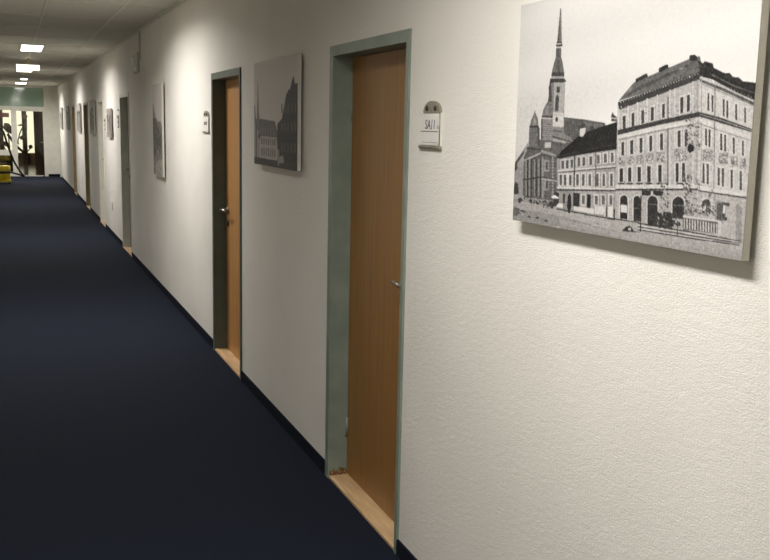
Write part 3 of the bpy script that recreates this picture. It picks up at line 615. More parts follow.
'95 817 392 820 391 822 392 820 393;95 824 393 826 392 828 393 826 394;215 833 392 835 391 838 393 836 395;85 827 391 828 390 830 392 828 394;'
'215 837 401 839 399 841 401 839 403;220 816 393 818 392 820 394 818 395;85 826 410 827 409 828 411 827 412;215 817 390 820 389 823 390 820 391;'
'95 826 397 828 396 830 398 828 399;95 834 407 836 406 838 408 836 409;215 826 397 828 396 830 398 828 399;215 819 410 821 409 822 411 821 412;'
'85 824 406 826 404 828 406 826 408;215 818 401 820 400 822 401 820 402;85 839 410 841 408 843 410 841 412;85 826 394 828 393 830 395 828 396;'
'220 821 402 823 401 825 402 823 403;95 833 393 835 392 838 394 836 396;95 834 393 836 392 838 394 836 395;220 830 398 832 397 835 399 833 400;'
'85 834 400 837 399 839 401 837 402;215 835 399 837 398 839 400 837 401;220 825 390 827 389 828 390 827 391;85 835 410 836 409 838 410 837 411;'
'95 817 398 818 397 820 398 819 399;220 838 392 839 391 841 393 839 394;85 827 395 830 394 833 395 830 396;85 827 400 830 399 832 401 830 402;'
'95 837 393 839 392 842 394 839 395;215 832 399 835 398 838 400 835 401;220 823 401 825 400 827 401 825 402;85 830 408 832 407 834 408 832 409;'
'215 827 406 829 405 832 406 830 407;95 827 393 829 393 832 394 830 395;95 839 410 841 409 843 410 841 411;150 850 395 869 395 871 416 852 417;'
'85 861 396 862 395 863 396 862 397;85 856 406 858 405 860 407 858 409;215 853 413 855 412 858 413 856 414;220 859 402 861 401 864 402 862 403;'
'95 857 400 859 399 860 401 859 402;215 862 400 864 399 866 401 864 403;215 864 414 866 413 869 415 867 416;220 859 400 861 399 864 401 861 403;'
'95 853 410 855 409 856 411 855 412;215 852 411 854 410 856 412 854 413;220 865 404 866 403 868 405 866 406;95 855 409 856 408 858 410 857 412;'
'95 866 404 867 403 869 405 867 406;95 850 402 852 402 855 403 853 404;95 859 406 860 405 862 407 860 409;85 863 411 865 410 867 412 865 413;'
'220 862 397 863 396 865 397 863 398;95 851 413 854 413 856 414 854 414;220 861 401 863 401 865 402 863 403;215 860 398 861 396 863 398 862 400;'
'215 858 403 860 402 862 404 860 405;95 857 404 859 403 861 405 859 406;220 852 400 854 399 856 400 854 401;85 853 408 855 406 857 408 855 409;'
'95 866 405 867 404 869 406 868 407;220 854 414 855 413 857 415 855 416;215 862 413 863 411 864 414 863 415;215 859 404 861 403 862 404 861 405;'
'85 857 410 859 409 861 410 859 411;215 860 401 862 400 863 401 862 402;215 862 408 864 407 866 409 864 410;220 865 413 867 412 868 413 867 415;'
'220 859 415 860 414 862 415 860 417;220 861 400 863 399 865 401 863 402;220 866 414 867 413 868 415 867 417;150 876 398 892 398 894 418 878 419;'
'220 881 411 882 409 884 412 883 413;85 886 401 888 400 890 402 889 403;220 876 402 878 400 880 402 878 404;85 885 409 887 408 890 410 888 411;'
'220 876 401 878 400 880 401 878 402;95 889 403 890 402 891 404 890 405;220 880 408 883 407 885 409 883 409;85 885 406 887 405 889 407 887 408;'
'215 882 399 884 398 887 400 885 401;220 881 415 883 413 885 415 883 417;220 883 403 886 402 888 403 886 404;95 884 403 885 402 886 403 885 404;'
'220 881 417 882 416 884 417 882 418;95 886 412 888 410 891 413 889 414;215 888 415 890 414 892 416 890 417;215 883 410 885 409 887 410 886 411;'
'215 886 409 887 409 888 409 887 410;215 883 412 884 412 886 413 884 414;85 885 400 887 399 889 401 887 402;220 878 410 879 408 881 410 880 411;'
'85 884 412 885 411 886 413 885 414;95 886 404 888 403 891 405 889 406;95 878 412 879 412 881 413 880 414;220 880 399 882 398 883 400 882 401;'
'85 880 407 882 406 884 407 882 408;95 882 413 884 412 886 414 884 415;215 883 403 885 402 887 404 885 406;85 883 408 885 407 887 408 885 409;'
'214 766 408 780 409 785 456 770 455;78 770 411 776 412 781 454 774 454;214 778 408 792 410 797 457 783 456;78 782 412 789 413 793 455 787 454;'
'214 811 415 825 417 829 458 815 457;78 815 419 822 420 825 456 819 455;214 823 416 837 417 841 459 828 458;78 827 420 834 420 837 457 831 457;'
'214 848 418 862 419 866 461 853 460;78 852 422 858 422 862 459 856 458;214 873 420 886 421 891 463 878 462;78 877 423 883 424 887 461 881 461;'
'214 761 459 903 467 903 473 761 468;70 761 468 903 474 902 477 762 471;110 789 252 792 253 810 465 808 465;160 481 494 681 483 681 484 481 496;'
'160 481 502 681 490 682 491 481 503;160 482 509 682 496 682 497 482 510;160 483 516 683 503 683 504 483 517;160 483 523 683 509 683 511 483 524;'
'160 484 530 684 516 684 517 484 532;160 485 537 685 522 685 524 485 539;160 485 544 685 529 685 530 485 546;160 486 552 686 535 686 537 486 553;'
'42 577 481 650 477 651 488 578 492;195 609 480 618 480 618 490 611 490;'
'205 498 552 494 507 495 502 498 498 504 494 512 493 519 493 525 496 530 500 532 505 536 551;'
'45 503 552 499 507 499 503 502 500 507 497 512 496 517 496 522 498 526 501 527 505 531 551;'
'205 549 553 545 504 545 499 549 495 554 492 561 491 567 491 573 494 577 497 579 502 584 552;'
'45 554 553 549 503 550 500 552 497 556 495 561 494 566 494 570 496 573 498 574 502 579 552;'
'205 601 556 596 504 597 498 601 493 608 489 616 487 625 488 632 491 637 495 639 501 645 555;'
'45 605 556 600 504 601 499 604 495 610 491 616 490 623 491 629 493 633 497 635 501 640 555;'
'205 684 534 680 502 681 496 686 490 693 486 702 484 711 484 719 488 724 493 726 499 730 533;'
'45 688 534 685 502 686 496 689 492 695 488 702 486 710 487 716 490 720 494 722 499 726 533;215 502 519 526 518 528 536 504 537;'
'110 603 509 633 508 633 510 603 511;110 686 505 722 503 722 506 686 507;95 554 522 574 521 574 523 554 525;'
'215 773 518 771 498 772 492 775 487 781 483 788 482 796 482 802 485 807 489 809 495 811 517;'
'60 779 516 777 497 777 493 780 489 784 487 789 486 794 486 799 488 802 491 803 495 805 516;205 780 500 789 499 790 510 781 510;'
'150 820 531 816 495 817 492 819 489 822 487 826 486 830 486 834 488 836 491 838 494 841 531;'
'90 824 529 821 496 821 494 822 492 825 491 827 490 830 490 832 491 834 493 835 495 838 529;'
'75 834 488 857 489 856 496 846 495 847 517 853 519 852 525 839 524;222 839 493 846 495 846 511 839 511;'
'150 881 566 874 495 874 493 876 490 878 489 881 488 885 488 887 490 889 492 890 494 898 565;170 732 354 735 353 738 354 735 355;'
'70 720 339 722 338 724 340 722 341;50 724 325 726 324 729 326 726 328;170 728 332 732 330 737 333 733 336;70 708 324 712 322 716 325 712 328;'
'50 723 384 727 382 731 385 727 387;70 750 369 752 367 754 370 752 371;70 718 334 721 331 725 335 722 338;70 748 364 750 363 753 365 751 367;'
'185 721 339 723 338 724 340 723 342;50 723 332 726 331 730 332 726 333;170 717 336 721 335 725 337 721 338;120 717 338 719 337 722 338 720 339;'
'120 720 385 725 384 729 385 725 386;185 725 349 728 347 732 350 729 352;185 728 374 731 372 736 375 732 377;170 730 333 732 331 735 334 733 336;'
'120 753 372 756 370 761 374 757 376;50 735 380 739 378 743 382 739 384;170 720 324 724 322 729 325 725 326;120 750 374 754 371 759 375 755 377;'
'70 721 323 723 322 726 324 724 325;50 738 337 742 335 747 338 742 339;120 720 335 721 335 722 336 721 337;50 727 372 729 370 731 373 729 374;'
'185 734 370 738 369 742 371 738 371;120 733 370 737 368 741 371 737 374;170 719 341 723 340 727 341 723 342;185 728 323 729 321 731 324 730 326;'
'70 716 383 720 382 724 384 721 385;50 722 382 724 380 727 383 725 385;50 717 382 719 381 722 383 720 385;50 737 354 740 353 744 355 741 357;'
'70 713 355 717 352 722 356 718 359;185 726 372 729 371 732 373 729 375;185 754 369 755 367 758 370 756 372;50 754 383 756 382 759 384 757 385;'
'70 734 378 738 376 743 379 738 381;185 722 374 724 373 726 375 724 377;120 717 341 720 341 723 342 720 342;170 735 322 736 320 738 323 737 324;'
'70 729 332 731 331 732 332 731 333;170 749 326 751 325 754 328 752 330;120 715 362 717 361 720 363 718 364;120 725 323 726 320 728 324 727 327;'
'185 748 362 750 361 752 363 750 365;120 713 379 715 378 718 380 716 381;185 738 337 740 337 742 338 740 339;185 738 340 741 339 744 341 741 342;'
'70 732 366 735 365 738 367 735 369;120 721 370 725 369 729 370 725 371;70 742 345 743 345 745 346 744 347;50 713 351 717 349 721 353 718 355;'
'50 739 325 741 323 743 326 741 327;50 711 352 714 351 717 353 714 355;50 753 377 756 375 760 378 757 381;185 734 373 737 372 740 374 737 375;'
'70 756 373 757 372 759 373 758 374;120 718 371 720 369 722 372 720 375;120 714 344 716 343 719 344 717 345;50 738 383 742 382 746 383 742 384;'
'50 720 340 721 338 723 341 722 342;70 716 365 719 364 723 366 720 367;185 731 375 735 374 739 375 735 377;170 751 374 754 372 758 375 755 377;'
'120 726 378 729 376 732 379 729 381;170 743 322 747 321 751 323 747 323;120 725 364 728 363 730 364 728 365;185 709 327 713 325 717 327 713 329;'
'70 728 334 732 332 737 336 733 338;120 736 350 740 348 744 352 740 354;120 734 371 737 370 741 372 738 373;185 723 374 726 373 729 375 726 376;'
'120 731 348 735 348 739 349 735 349;70 726 358 727 358 728 359 727 359;120 744 326 746 325 748 327 746 328;50 728 379 730 377 732 380 730 382;'
'120 740 326 741 324 744 327 742 329;50 751 351 752 349 754 353 753 355;70 744 347 748 346 753 347 748 348;120 731 373 735 371 739 374 735 376;'
'120 724 360 727 358 730 362 727 364;50 732 378 735 376 738 379 735 381;70 743 355 746 353 750 356 747 357;50 721 349 723 348 724 350 723 351;'
'170 710 346 712 344 714 347 712 349;120 746 324 748 323 750 324 748 325;170 714 381 718 378 723 382 719 384;70 730 353 732 351 735 355 733 357;'
'50 744 326 746 324 748 327 746 329;185 726 339 729 337 733 341 730 343;120 730 323 733 321 737 324 734 327;185 719 384 721 382 723 385 721 387;'
'185 738 332 742 330 747 333 743 335;50 723 340 726 338 728 341 726 343;170 723 347 727 345 731 349 728 351;185 734 351 737 349 741 352 738 353;'
'120 740 327 744 325 749 328 744 330;170 723 378 726 377 729 379 726 380;120 729 369 733 367 736 370 733 372;120 713 378 715 377 718 380 716 382;'
'185 709 337 713 335 718 339 714 341;70 721 331 726 330 730 331 726 332;70 745 375 748 374 752 376 749 377;120 715 349 718 349 722 350 719 351;'
'70 752 375 755 373 759 377 756 379;185 744 329 749 327 753 330 749 332;170 729 356 733 356 738 357 734 358;120 735 382 738 380 742 383 739 386;'
'50 737 350 739 349 741 351 739 352;185 736 368 739 366 743 370 740 372;185 721 342 725 341 728 342 725 343;185 731 324 734 322 737 325 734 327;'
'70 732 326 733 324 734 328 733 330;70 730 322 733 321 735 322 733 323;70 746 337 750 335 755 338 751 340;50 714 357 715 356 717 358 716 359;'
'185 744 349 746 348 749 350 746 351;70 716 362 720 361 724 363 721 365;170 741 359 743 358 745 360 743 362;120 745 328 748 326 753 330 749 332;'
'120 720 374 723 373 727 375 724 377;50 748 352 750 351 753 353 750 354;170 752 378 755 377 757 379 755 379;170 742 364 743 362 746 365 744 367;'
'185 720 378 724 376 728 379 724 381;50 714 336 718 335 722 338 718 339;170 740 328 745 325 749 329 745 332;185 740 325 742 323 744 327 742 329;'
'170 720 360 722 358 724 361 722 363;170 752 358 754 357 756 360 754 362;170 733 373 734 371 736 374 735 376;185 717 341 720 340 724 342 721 343;'
'170 741 379 745 377 749 380 745 381;120 713 377 715 375 718 378 716 380;185 732 337 733 336 735 338 733 340;170 732 375 733 374 734 375 733 376;'
'170 713 332 717 332 720 333 717 333;120 712 368 716 366 720 369 716 371;185 719 384 722 383 725 385 722 386;170 719 322 723 321 728 323 724 325;'
'50 712 376 716 374 721 377 717 378;50 718 322 720 321 723 323 721 325;170 724 370 727 369 730 371 727 372;170 749 347 753 346 756 347 753 348;'
'185 718 339 719 337 722 340 720 342;185 735 323 738 321 742 323 739 325;120 726 353 730 351 734 354 730 355;170 716 377 719 376 722 378 719 380;'
'120 726 333 727 331 729 333 728 335;40 720 379 727 371 738 376 741 387 729 392 722 387;180 728 444 731 443 734 444 731 445;'
'50 733 511 736 509 739 511 736 513;50 721 466 725 464 730 467 725 469;180 744 513 745 512 747 514 746 516;50 734 440 736 439 739 441 737 443;'
'90 730 503 734 500 739 504 735 507;62 724 495 728 493 733 495 729 497;120 730 497 734 495 739 498 734 501;50 732 448 734 446 737 450 735 453;'
'90 717 467 722 465 727 467 723 468;62 747 518 749 517 750 518 749 519;50 736 446 738 445 740 447 738 448;90 736 451 738 449 741 452 739 454;'
'120 737 516 740 514 744 518 741 521;62 744 500 747 498 751 501 748 504;90 731 460 733 459 735 461 733 463;180 717 442 721 440 724 443 721 445;'
'62 725 492 730 491 735 493 730 495;90 727 519 729 517 732 521 730 523;180 725 518 728 517 731 519 728 521;180 713 444 715 443 717 445 715 447;'
'120 735 492 738 491 741 493 738 494;90 735 445 738 444 741 446 738 447;50 730 463 733 461 737 464 734 467;90 744 512 747 511 750 512 747 514;'
'62 735 471 739 469 744 472 740 474;90 735 502 737 500 740 503 738 505;90 713 433 716 431 719 433 716 436;62 718 518 722 516 727 518 723 520;'
'90 724 439 728 437 733 440 729 443;62 735 442 739 441 743 442 739 443;62 738 479 740 478 743 479 741 480;180 733 469 734 466 736 470 735 473;'
'120 736 461 740 460 744 461 741 462;50 747 518 748 516 751 520 749 522;120 722 478 726 477 730 479 726 480;180 720 463 721 461 724 464 722 466;'
'50 732 435 733 433 735 436 734 439;180 726 482 730 481 733 482 730 483;50 739 516 743 515 747 516 743 518;120 740 520 742 519 745 520 742 521;'
'90 721 476 722 475 724 477 722 477;50 724 509 725 507 727 509 726 511;62 729 476 732 474 735 477 733 478;90 725 481 726 480 728 482 726 484;'
'120 733 465 736 463 739 465 737 467;50 720 454 722 453 725 455 723 458;90 725 521 727 520 730 521 728 523;50 730 473 734 471 738 474 734 476;'
'50 726 518 729 515 733 519 730 521;62 734 471 736 470 738 472 736 473;120 726 501 730 498 735 502 731 505;90 724 444 727 441 731 445 728 448;'
'50 740 473 742 472 744 474 743 476;120 710 449 715 447 719 449 715 450;120 741 523 745 522 749 523 745 525;50 735 460 736 458 738 460 737 462;'
'62 734 524 736 522 738 524 736 526;62 734 461 736 459 738 462 736 464;62 735 467 739 465 744 468 740 470;62 723 523 726 522 730 522 726 523;'
'180 731 446 736 443 741 447 736 450;62 717 451 721 450 726 451 722 452;90 727 470 729 468 731 471 729 473;90 742 506 746 505 749 506 746 508;'
'90 739 474 743 472 747 474 743 476;120 739 495 741 494 742 495 741 497;90 735 473 736 471 737 473 736 475;62 737 445 740 443 743 446 740 448;'
'50 712 460 716 458 720 461 716 463;90 725 515 729 513 733 516 730 519;180 733 469 734 467 736 470 734 471;62 716 446 719 444 723 447 720 450;'
'62 738 433 740 432 742 434 740 435;50 724 457 728 455 732 458 728 460;120 730 501 735 499 740 502 736 504;120 743 518 748 516 753 519 748 521;'
'180 731 474 733 473 735 474 733 476;180 740 494 743 492 747 495 744 498;62 729 463 731 463 733 464 731 465;50 716 438 719 437 722 439 719 440;'
'180 729 455 731 453 733 456 731 459;62 726 443 730 440 735 444 731 446;62 725 462 727 461 728 463 727 465;90 735 485 737 484 740 486 738 488;'
'120 725 451 729 450 733 451 729 453;120 720 469 722 467 726 470 723 473;90 727 518 732 517 737 517 733 519;180 729 463 733 462 737 464 733 466;'
'180 733 524 736 523 738 525 736 526;62 716 465 718 464 721 466 718 467;50 730 459 732 457 735 460 733 462;120 737 449 739 447 741 450 739 452;'
'180 731 500 736 499 741 500 736 502;90 720 477 723 476 727 478 724 480;120 729 450 733 448 737 451 734 454;180 721 499 724 498 727 499 724 500;'
'180 723 441 725 439 726 442 725 445;120 723 459 727 458 732 459 728 460;50 740 513 744 511 749 513 745 515;120 712 432 716 430 722 433 717 436;'
'120 729 503 734 501 739 504 734 507;90 724 488 726 486 729 489 727 492;180 736 479 737 478 739 480 738 481;62 735 497 737 495 740 498 737 500;'
'120 737 441 739 439 741 442 740 444;120 723 481 727 478 731 482 727 485;62 727 479 729 477 732 480 730 483;180 731 468 733 467 735 469 733 472;'
'120 720 452 722 451 724 452 722 453;120 724 469 727 468 731 469 728 470;180 733 431 738 429 743 432 739 435;120 724 512 726 510 730 513 727 515;'
'50 719 486 722 484 726 486 723 488;120 741 501 744 500 746 501 744 503;120 719 464 722 463 726 464 723 465;90 723 444 727 443 732 445 728 447;'
'120 727 471 729 469 731 472 729 474;90 742 519 744 518 747 519 744 520;180 734 450 737 449 741 451 738 453;110 643 512 647 510 652 513 648 516;'
'110 653 485 656 483 661 485 657 488;50 667 512 670 511 673 513 670 514;50 665 509 668 507 673 510 669 512;160 646 512 650 511 655 512 651 513;'
'110 669 504 671 503 673 504 671 506;110 667 501 669 499 670 502 669 504;110 655 495 657 494 660 496 658 497;110 664 476 666 475 668 477 666 479;'
'160 666 498 669 497 671 498 669 500;160 657 504 658 502 660 504 659 506;160 661 480 663 480 665 481 663 482;110 648 513 650 511 653 514 651 517;'
'62 661 461 664 459 668 462 665 464;160 655 460 657 459 659 461 657 463;160 643 459 646 457 649 460 646 462;50 660 507 662 505 664 508 663 510;'
'62 644 486 646 485 649 487 647 489;62 658 505 661 503 665 505 662 507;50 643 497 647 496 650 497 647 498;160 651 459 653 457 656 460 654 462;'
'160 651 489 653 488 656 489 653 490;62 663 483 667 480 672 483 668 486;62 656 472 658 471 660 473 659 475;50 653 492 655 490 656 492 655 494;'
'160 644 511 648 510 652 512 648 513;110 644 464 646 462 648 465 646 466;62 651 467 654 465 658 468 654 471;110 648 516 651 515 654 516 651 518;'
'50 655 506 657 504 658 507 657 509;62 659 489 662 487 665 489 662 491;160 667 503 670 501 674 503 671 506;110 662 482 664 481 666 482 664 483;'
'50 650 495 654 494 659 495 655 496;62 658 498 660 496 662 500 660 502;160 654 485 656 483 659 486 657 488;50 659 462 663 460 668 463 664 465;'
'62 643 491 646 490 650 492 646 493;160 668 498 670 497 672 498 670 499;160 638 461 642 460 647 462 643 464;110 654 472 656 470 659 472 657 474;'
'160 664 498 667 496 672 498 668 501;110 668 500 670 497 672 501 671 503;110 646 481 650 480 654 482 650 483;110 640 462 644 460 649 463 645 465;'
'110 665 506 669 505 674 506 669 507;110 663 492 668 490 672 492 668 493;160 644 497 649 495 653 497 649 499;50 644 492 646 491 649 493 647 494;'
'160 652 474 655 473 659 475 655 476;50 664 468 666 467 668 469 666 470;50 648 480 651 478 654 481 651 484;50 666 502 671 500 675 502 671 504;'
'110 641 476 645 475 649 476 645 477;50 648 475 651 473 655 475 652 477;110 654 460 658 458 663 460 659 463;160 639 467 643 465 647 467 643 469;'
'50 660 471 664 470 667 472 664 474;62 644 481 648 479 653 482 649 485;62 642 467 646 465 651 468 647 471;90 772 500 775 499 778 501 775 502;'
'90 768 502 770 501 772 502 770 504;120 751 486 754 484 758 486 755 488;180 764 518 766 517 768 518 766 519;180 749 447 750 446 752 448 750 449;'
'180 768 475 771 474 774 476 771 477;90 750 445 753 444 756 446 753 447;180 753 460 755 459 758 460 755 461;90 750 486 752 484 754 486 752 488;'
'120 767 443 770 442 772 444 770 445;180 762 463 765 462 768 463 765 464;120 752 457 754 456 756 457 754 459;90 758 455 760 453 762 456 760 458;'
'90 759 487 761 486 763 488 761 489;180 773 510 774 509 777 511 775 513;120 762 475 763 474 765 476 764 477;120 773 521 775 520 778 521 776 522;'
'120 757 450 760 448 763 450 760 453;180 759 452 762 450 766 453 763 455;90 772 501 774 499 777 501 775 503;90 750 475 754 474 757 476 754 477;'
'90 774 515 776 514 778 516 776 517;90 773 490 775 489 778 491 776 492;90 771 481 773 480 776 482 774 483;120 759 463 760 461 762 464 761 466;'
'90 760 446 762 445 765 446 762 448;180 750 482 752 481 754 482 752 483;120 762 521 766 519 769 521 766 523;90 762 516 766 515 769 516 766 517;'
'180 764 442 766 440 768 443 766 445;120 754 509 757 508 761 509 758 510;180 760 515 763 514 767 515 763 517;90 768 469 770 467 774 469 771 472;'
'180 763 474 767 472 770 475 767 477;120 766 475 769 473 772 476 769 478;180 763 519 766 518 769 519 766 521;90 760 515 762 512 764 515 762 518;'
'90 764 458 765 456 767 459 766 461;90 753 500 755 499 757 501 755 502;120 772 510 775 508 779 510 775 512;90 754 451 756 449 757 452 756 455;'
'120 764 464 766 462 769 464 767 466;180 761 494 762 492 763 494 762 496;90 757 487 759 486 761 488 759 490;180 766 476 770 475 773 476 770 478;'
'180 747 444 750 442 754 444 750 446;90 761 457 764 455 768 458 765 461;90 762 455 764 454 767 456 765 457;120 768 450 770 448 773 451 771 453;'
'120 765 509 766 508 768 510 766 511;100 814 489 816 489 819 489 816 490;100 812 515 813 513 815 516 813 518;180 807 479 808 477 810 480 809 482;'
'80 812 517 815 516 819 517 816 518;80 802 490 804 489 806 490 804 491;180 800 466 803 465 807 466 804 468;80 807 499 810 497 813 499 810 501;'
'100 790 494 793 492 796 495 793 497;80 793 502 796 501 800 502 797 504;180 798 501 801 499 805 501 802 503;180 809 508 810 507 812 508 811 509;'
'80 808 509 809 507 811 510 809 512;100 793 502 794 501 796 503 795 505;80 795 507 797 506 799 507 797 508;180 807 515 808 514 809 516 808 517;'
'100 802 496 805 495 807 497 805 498;80 794 514 796 513 799 514 796 516;100 793 482 796 481 799 482 796 484;180 807 479 810 478 814 479 810 480;'
'180 789 473 792 471 794 474 792 475;180 807 484 810 482 814 485 811 487;180 794 501 798 499 802 502 798 503;180 791 501 793 499 796 502 793 504;'
'80 788 485 790 484 793 486 791 487;80 802 466 804 465 807 467 805 468;100 795 510 798 508 802 510 799 512;100 811 479 813 477 816 479 813 481;'
'180 803 488 804 486 806 488 805 490;80 809 504 811 502 813 505 811 507;100 810 516 813 516 815 517 813 517;80 806 511 808 510 810 512 808 514;'
'100 810 487 812 486 813 487 812 488;100 809 511 811 510 815 512 812 514;180 810 481 813 479 817 481 814 482;180 801 517 803 515 807 517 804 518;'
'80 799 499 802 498 806 500 802 501;80 814 507 817 505 821 507 818 508;80 811 485 813 483 815 485 813 487;100 790 496 792 494 795 496 793 498;'
'100 806 470 809 469 812 471 809 473;80 814 500 815 499 817 501 816 502;100 793 486 797 485 801 486 797 488;80 798 479 800 478 802 479 800 480;'
'180 814 509 817 508 821 509 817 510;180 799 503 801 502 803 504 801 505;180 806 501 809 500 812 501 809 502;180 812 480 814 479 816 480 814 481;'
'100 807 512 810 510 814 513 811 515;180 807 483 809 482 811 484 810 486;100 793 477 797 476 800 478 797 480;180 801 476 803 474 804 477 803 478;'
'100 791 500 794 499 798 500 794 502;180 816 511 819 510 822 512 819 513;100 796 493 799 492 802 492 799 493;100 808 481 810 480 812 482 810 483;'
'80 804 512 807 511 811 512 808 514;180 816 503 817 502 819 504 817 505;180 792 504 794 502 795 505 794 507;180 806 502 808 501 810 503 808 505;'
'80 796 475 800 473 804 476 800 478;80 801 472 803 471 805 473 803 474;80 813 479 814 477 815 479 814 481;180 802 513 806 511 810 514 806 516;'
'100 801 465 804 464 807 465 805 467;180 812 474 815 472 818 475 815 477;80 797 491 799 490 802 492 799 494;80 809 503 812 502 816 503 813 504;'
'100 798 502 800 500 801 502 800 504;180 807 503 808 502 809 504 808 505;100 816 508 818 507 820 509 818 510;130 782 518 785 516 790 518 786 520;'
'90 792 496 794 495 797 497 795 499;90 752 519 754 517 756 520 754 523;90 745 515 747 514 750 516 748 518;130 729 512 732 511 735 513 732 515;'
'130 738 524 740 523 742 524 740 526;130 796 514 798 512 801 515 799 517;180 800 496 803 495 806 497 803 498;90 741 508 744 507 747 509 744 510;'
'180 779 507 781 505 783 509 781 511;90 758 509 761 507 765 510 762 513;90 803 508 806 506 809 509 807 511;130 766 517 768 515 771 518 769 520;'
'130 803 512 804 510 806 513 805 516;70 771 515 773 513 776 515 774 516;90 768 517 771 515 775 518 772 521;180 722 525 724 524 726 525 724 527;'
'130 788 516 792 514 796 517 792 519;90 767 503 771 502 774 503 771 504;90 762 501 764 499 766 502 764 503;130 785 508 789 507 793 509 789 510;'
'90 777 504 780 502 783 505 780 507;70 751 514 753 512 756 514 754 516;70 802 507 805 506 809 507 806 509;130 801 501 804 500 807 501 804 502;'
'70 755 512 759 510 764 512 760 514;90 760 499 763 499 766 499 763 500;90 767 518 768 516 770 518 769 520;90 792 507 796 506 800 507 796 508;'
'70 736 512 740 511 744 512 740 514;130 741 511 745 510 750 511 746 512;180 803 514 805 513 808 515 806 517;180 775 503 776 501 778 504 777 506;'
'90 729 518 731 517 732 518 731 519;70 774 500 776 498 779 500 776 502;90 789 503 792 501 796 504 793 506;180 738 501 741 499 745 502 742 504;'
'130 748 506 752 504 756 507 752 510;180 775 513 777 511 780 513 777 515;70 723 506 727 505 730 506 727 507;90 723 515 726 513 729 515 726 517;'
'180 795 515 797 513 799 516 797 518;130 734 507 737 505 740 508 738 510;70 747 522 749 520 752 523 750 525;130 766 511 768 509 770 512 768 514;'
'180 738 515 740 513 743 516 741 518;90 765 517 768 516 770 517 768 519;90 765 509 767 508 770 510 768 512;180 794 508 796 507 798 508 796 509;'
'70 742 509 746 508 750 509 746 510;70 753 513 756 512 760 514 757 515;130 728 521 731 518 735 521 732 524;180 767 519 771 518 775 519 771 521;'
'90 790 518 794 517 798 518 794 519;70 739 514 740 512 742 515 741 517;70 777 500 781 498 786 500 782 502;180 804 508 807 506 810 508 807 509;'
'180 771 501 774 500 777 501 774 502;70 780 504 782 503 783 505 782 506;180 749 514 751 513 753 515 751 517;130 774 516 777 514 781 517 778 519;'
'90 793 518 796 516 800 519 797 522;180 785 512 789 510 793 513 789 515;130 782 497 786 496 790 497 786 499;130 780 518 782 516 785 518 783 520;'
'180 794 513 796 512 799 514 796 516;180 721 516 725 514 730 516 726 519;90 723 517 726 516 728 517 726 518;90 770 515 773 513 777 516 774 518;'
'90 788 511 791 510 795 511 792 512;38 693 539 695 537 698 540 696 543;38 616 547 621 544 626 548 621 551;75 708 546 712 543 716 547 712 551;'
'38 664 540 666 538 668 542 667 545;60 641 553 647 551 654 552 648 554;75 654 531 661 529 667 530 661 532;45 633 551 635 549 637 551 635 553;'
'38 689 550 692 547 695 551 693 554;38 684 527 686 526 688 528 686 530;45 640 533 643 530 647 535 644 539;75 634 539 637 538 639 540 637 541;'
'45 695 522 700 519 705 523 701 527;38 624 533 627 530 631 535 628 538;38 641 536 645 534 648 537 645 539;60 635 527 639 524 643 529 639 533;'
'45 664 524 669 521 676 524 670 527;75 651 543 656 541 661 542 656 544;60 607 538 613 535 620 538 614 541;75 670 549 671 546 674 551 672 554;'
'60 633 538 635 535 638 540 636 543;60 684 542 686 540 688 542 686 544;45 633 554 635 552 637 556 635 559;45 668 528 672 526 677 529 673 532;'
'60 623 546 629 543 636 547 630 551;75 666 552 671 550 676 553 671 555;75 699 530 705 529 711 530 705 531;60 690 522 695 519 701 524 696 528;'
'45 653 548 654 545 656 549 655 552;45 648 540 654 538 660 539 654 542;75 634 549 637 546 640 550 637 553;38 617 539 621 537 626 539 622 541;'
'60 695 524 698 522 702 525 699 528;75 651 550 655 547 659 551 655 554;38 617 537 622 535 628 537 623 539;45 688 529 693 528 698 529 693 530;'
'45 690 544 692 543 695 544 693 545;75 620 530 623 527 628 531 624 534;60 669 528 675 525 681 529 676 533;38 639 544 644 542 648 544 644 546;'
'75 644 536 649 533 655 537 650 541;38 645 548 651 545 657 548 652 551;75 636 533 638 531 640 534 639 536;45 701 539 704 538 709 539 705 540;'
'38 689 531 693 529 697 532 694 535;45 673 546 676 543 680 547 677 550;75 625 532 630 529 635 533 630 536;45 676 550 679 549 682 550 679 552;'
'45 665 550 669 549 673 551 670 553;38 627 557 633 555 639 556 633 557;38 673 544 676 542 680 544 677 546;75 622 553 627 552 632 552 627 554;'
'75 690 528 691 526 694 528 692 530;75 680 545 684 543 688 545 684 546;45 625 547 632 545 639 548 632 551;75 621 536 627 535 633 536 627 537;'
'45 615 551 620 548 625 552 620 556;75 634 530 639 527 646 531 640 535;75 688 524 690 521 693 525 691 528;45 619 550 621 547 624 551 622 555;'
'75 685 533 687 530 689 535 687 538;45 705 543 709 541 714 543 710 545;38 684 550 687 548 690 550 687 551;38 657 545 662 544 667 545 662 546;'
'75 611 549 615 548 619 548 615 550;75 673 524 677 521 681 525 677 528;38 636 529 641 526 647 529 641 532;75 624 554 631 552 638 553 631 555;'
'60 628 545 632 543 636 545 632 548;75 664 529 670 526 676 530 671 533;60 657 535 661 533 666 536 662 538;75 695 524 700 522 704 525 700 528;'
'60 615 532 620 528 626 533 621 537;45 626 532 628 530 631 533 628 535;60 617 530 622 528 628 530 623 533;60 672 542 677 540 682 542 677 544;'
'38 702 521 708 518 714 522 709 526;38 651 545 655 543 660 546 656 549;45 680 532 683 530 687 533 683 535;38 660 553 666 551 672 553 667 556;'
'45 683 532 685 530 688 532 686 534;60 650 545 652 544 654 546 653 547;60 633 543 639 541 646 544 640 547;45 663 529 669 527 675 528 669 529;'
'60 637 544 639 542 642 546 640 549;75 689 522 690 519 693 523 691 526;75 667 532 671 529 675 532 671 535;45 614 550 618 548 623 551 619 554;'
'45 636 527 639 525 643 527 639 529;60 662 537 666 534 671 538 667 540;75 629 541 635 539 641 541 635 543;60 692 540 695 538 698 540 695 542;'
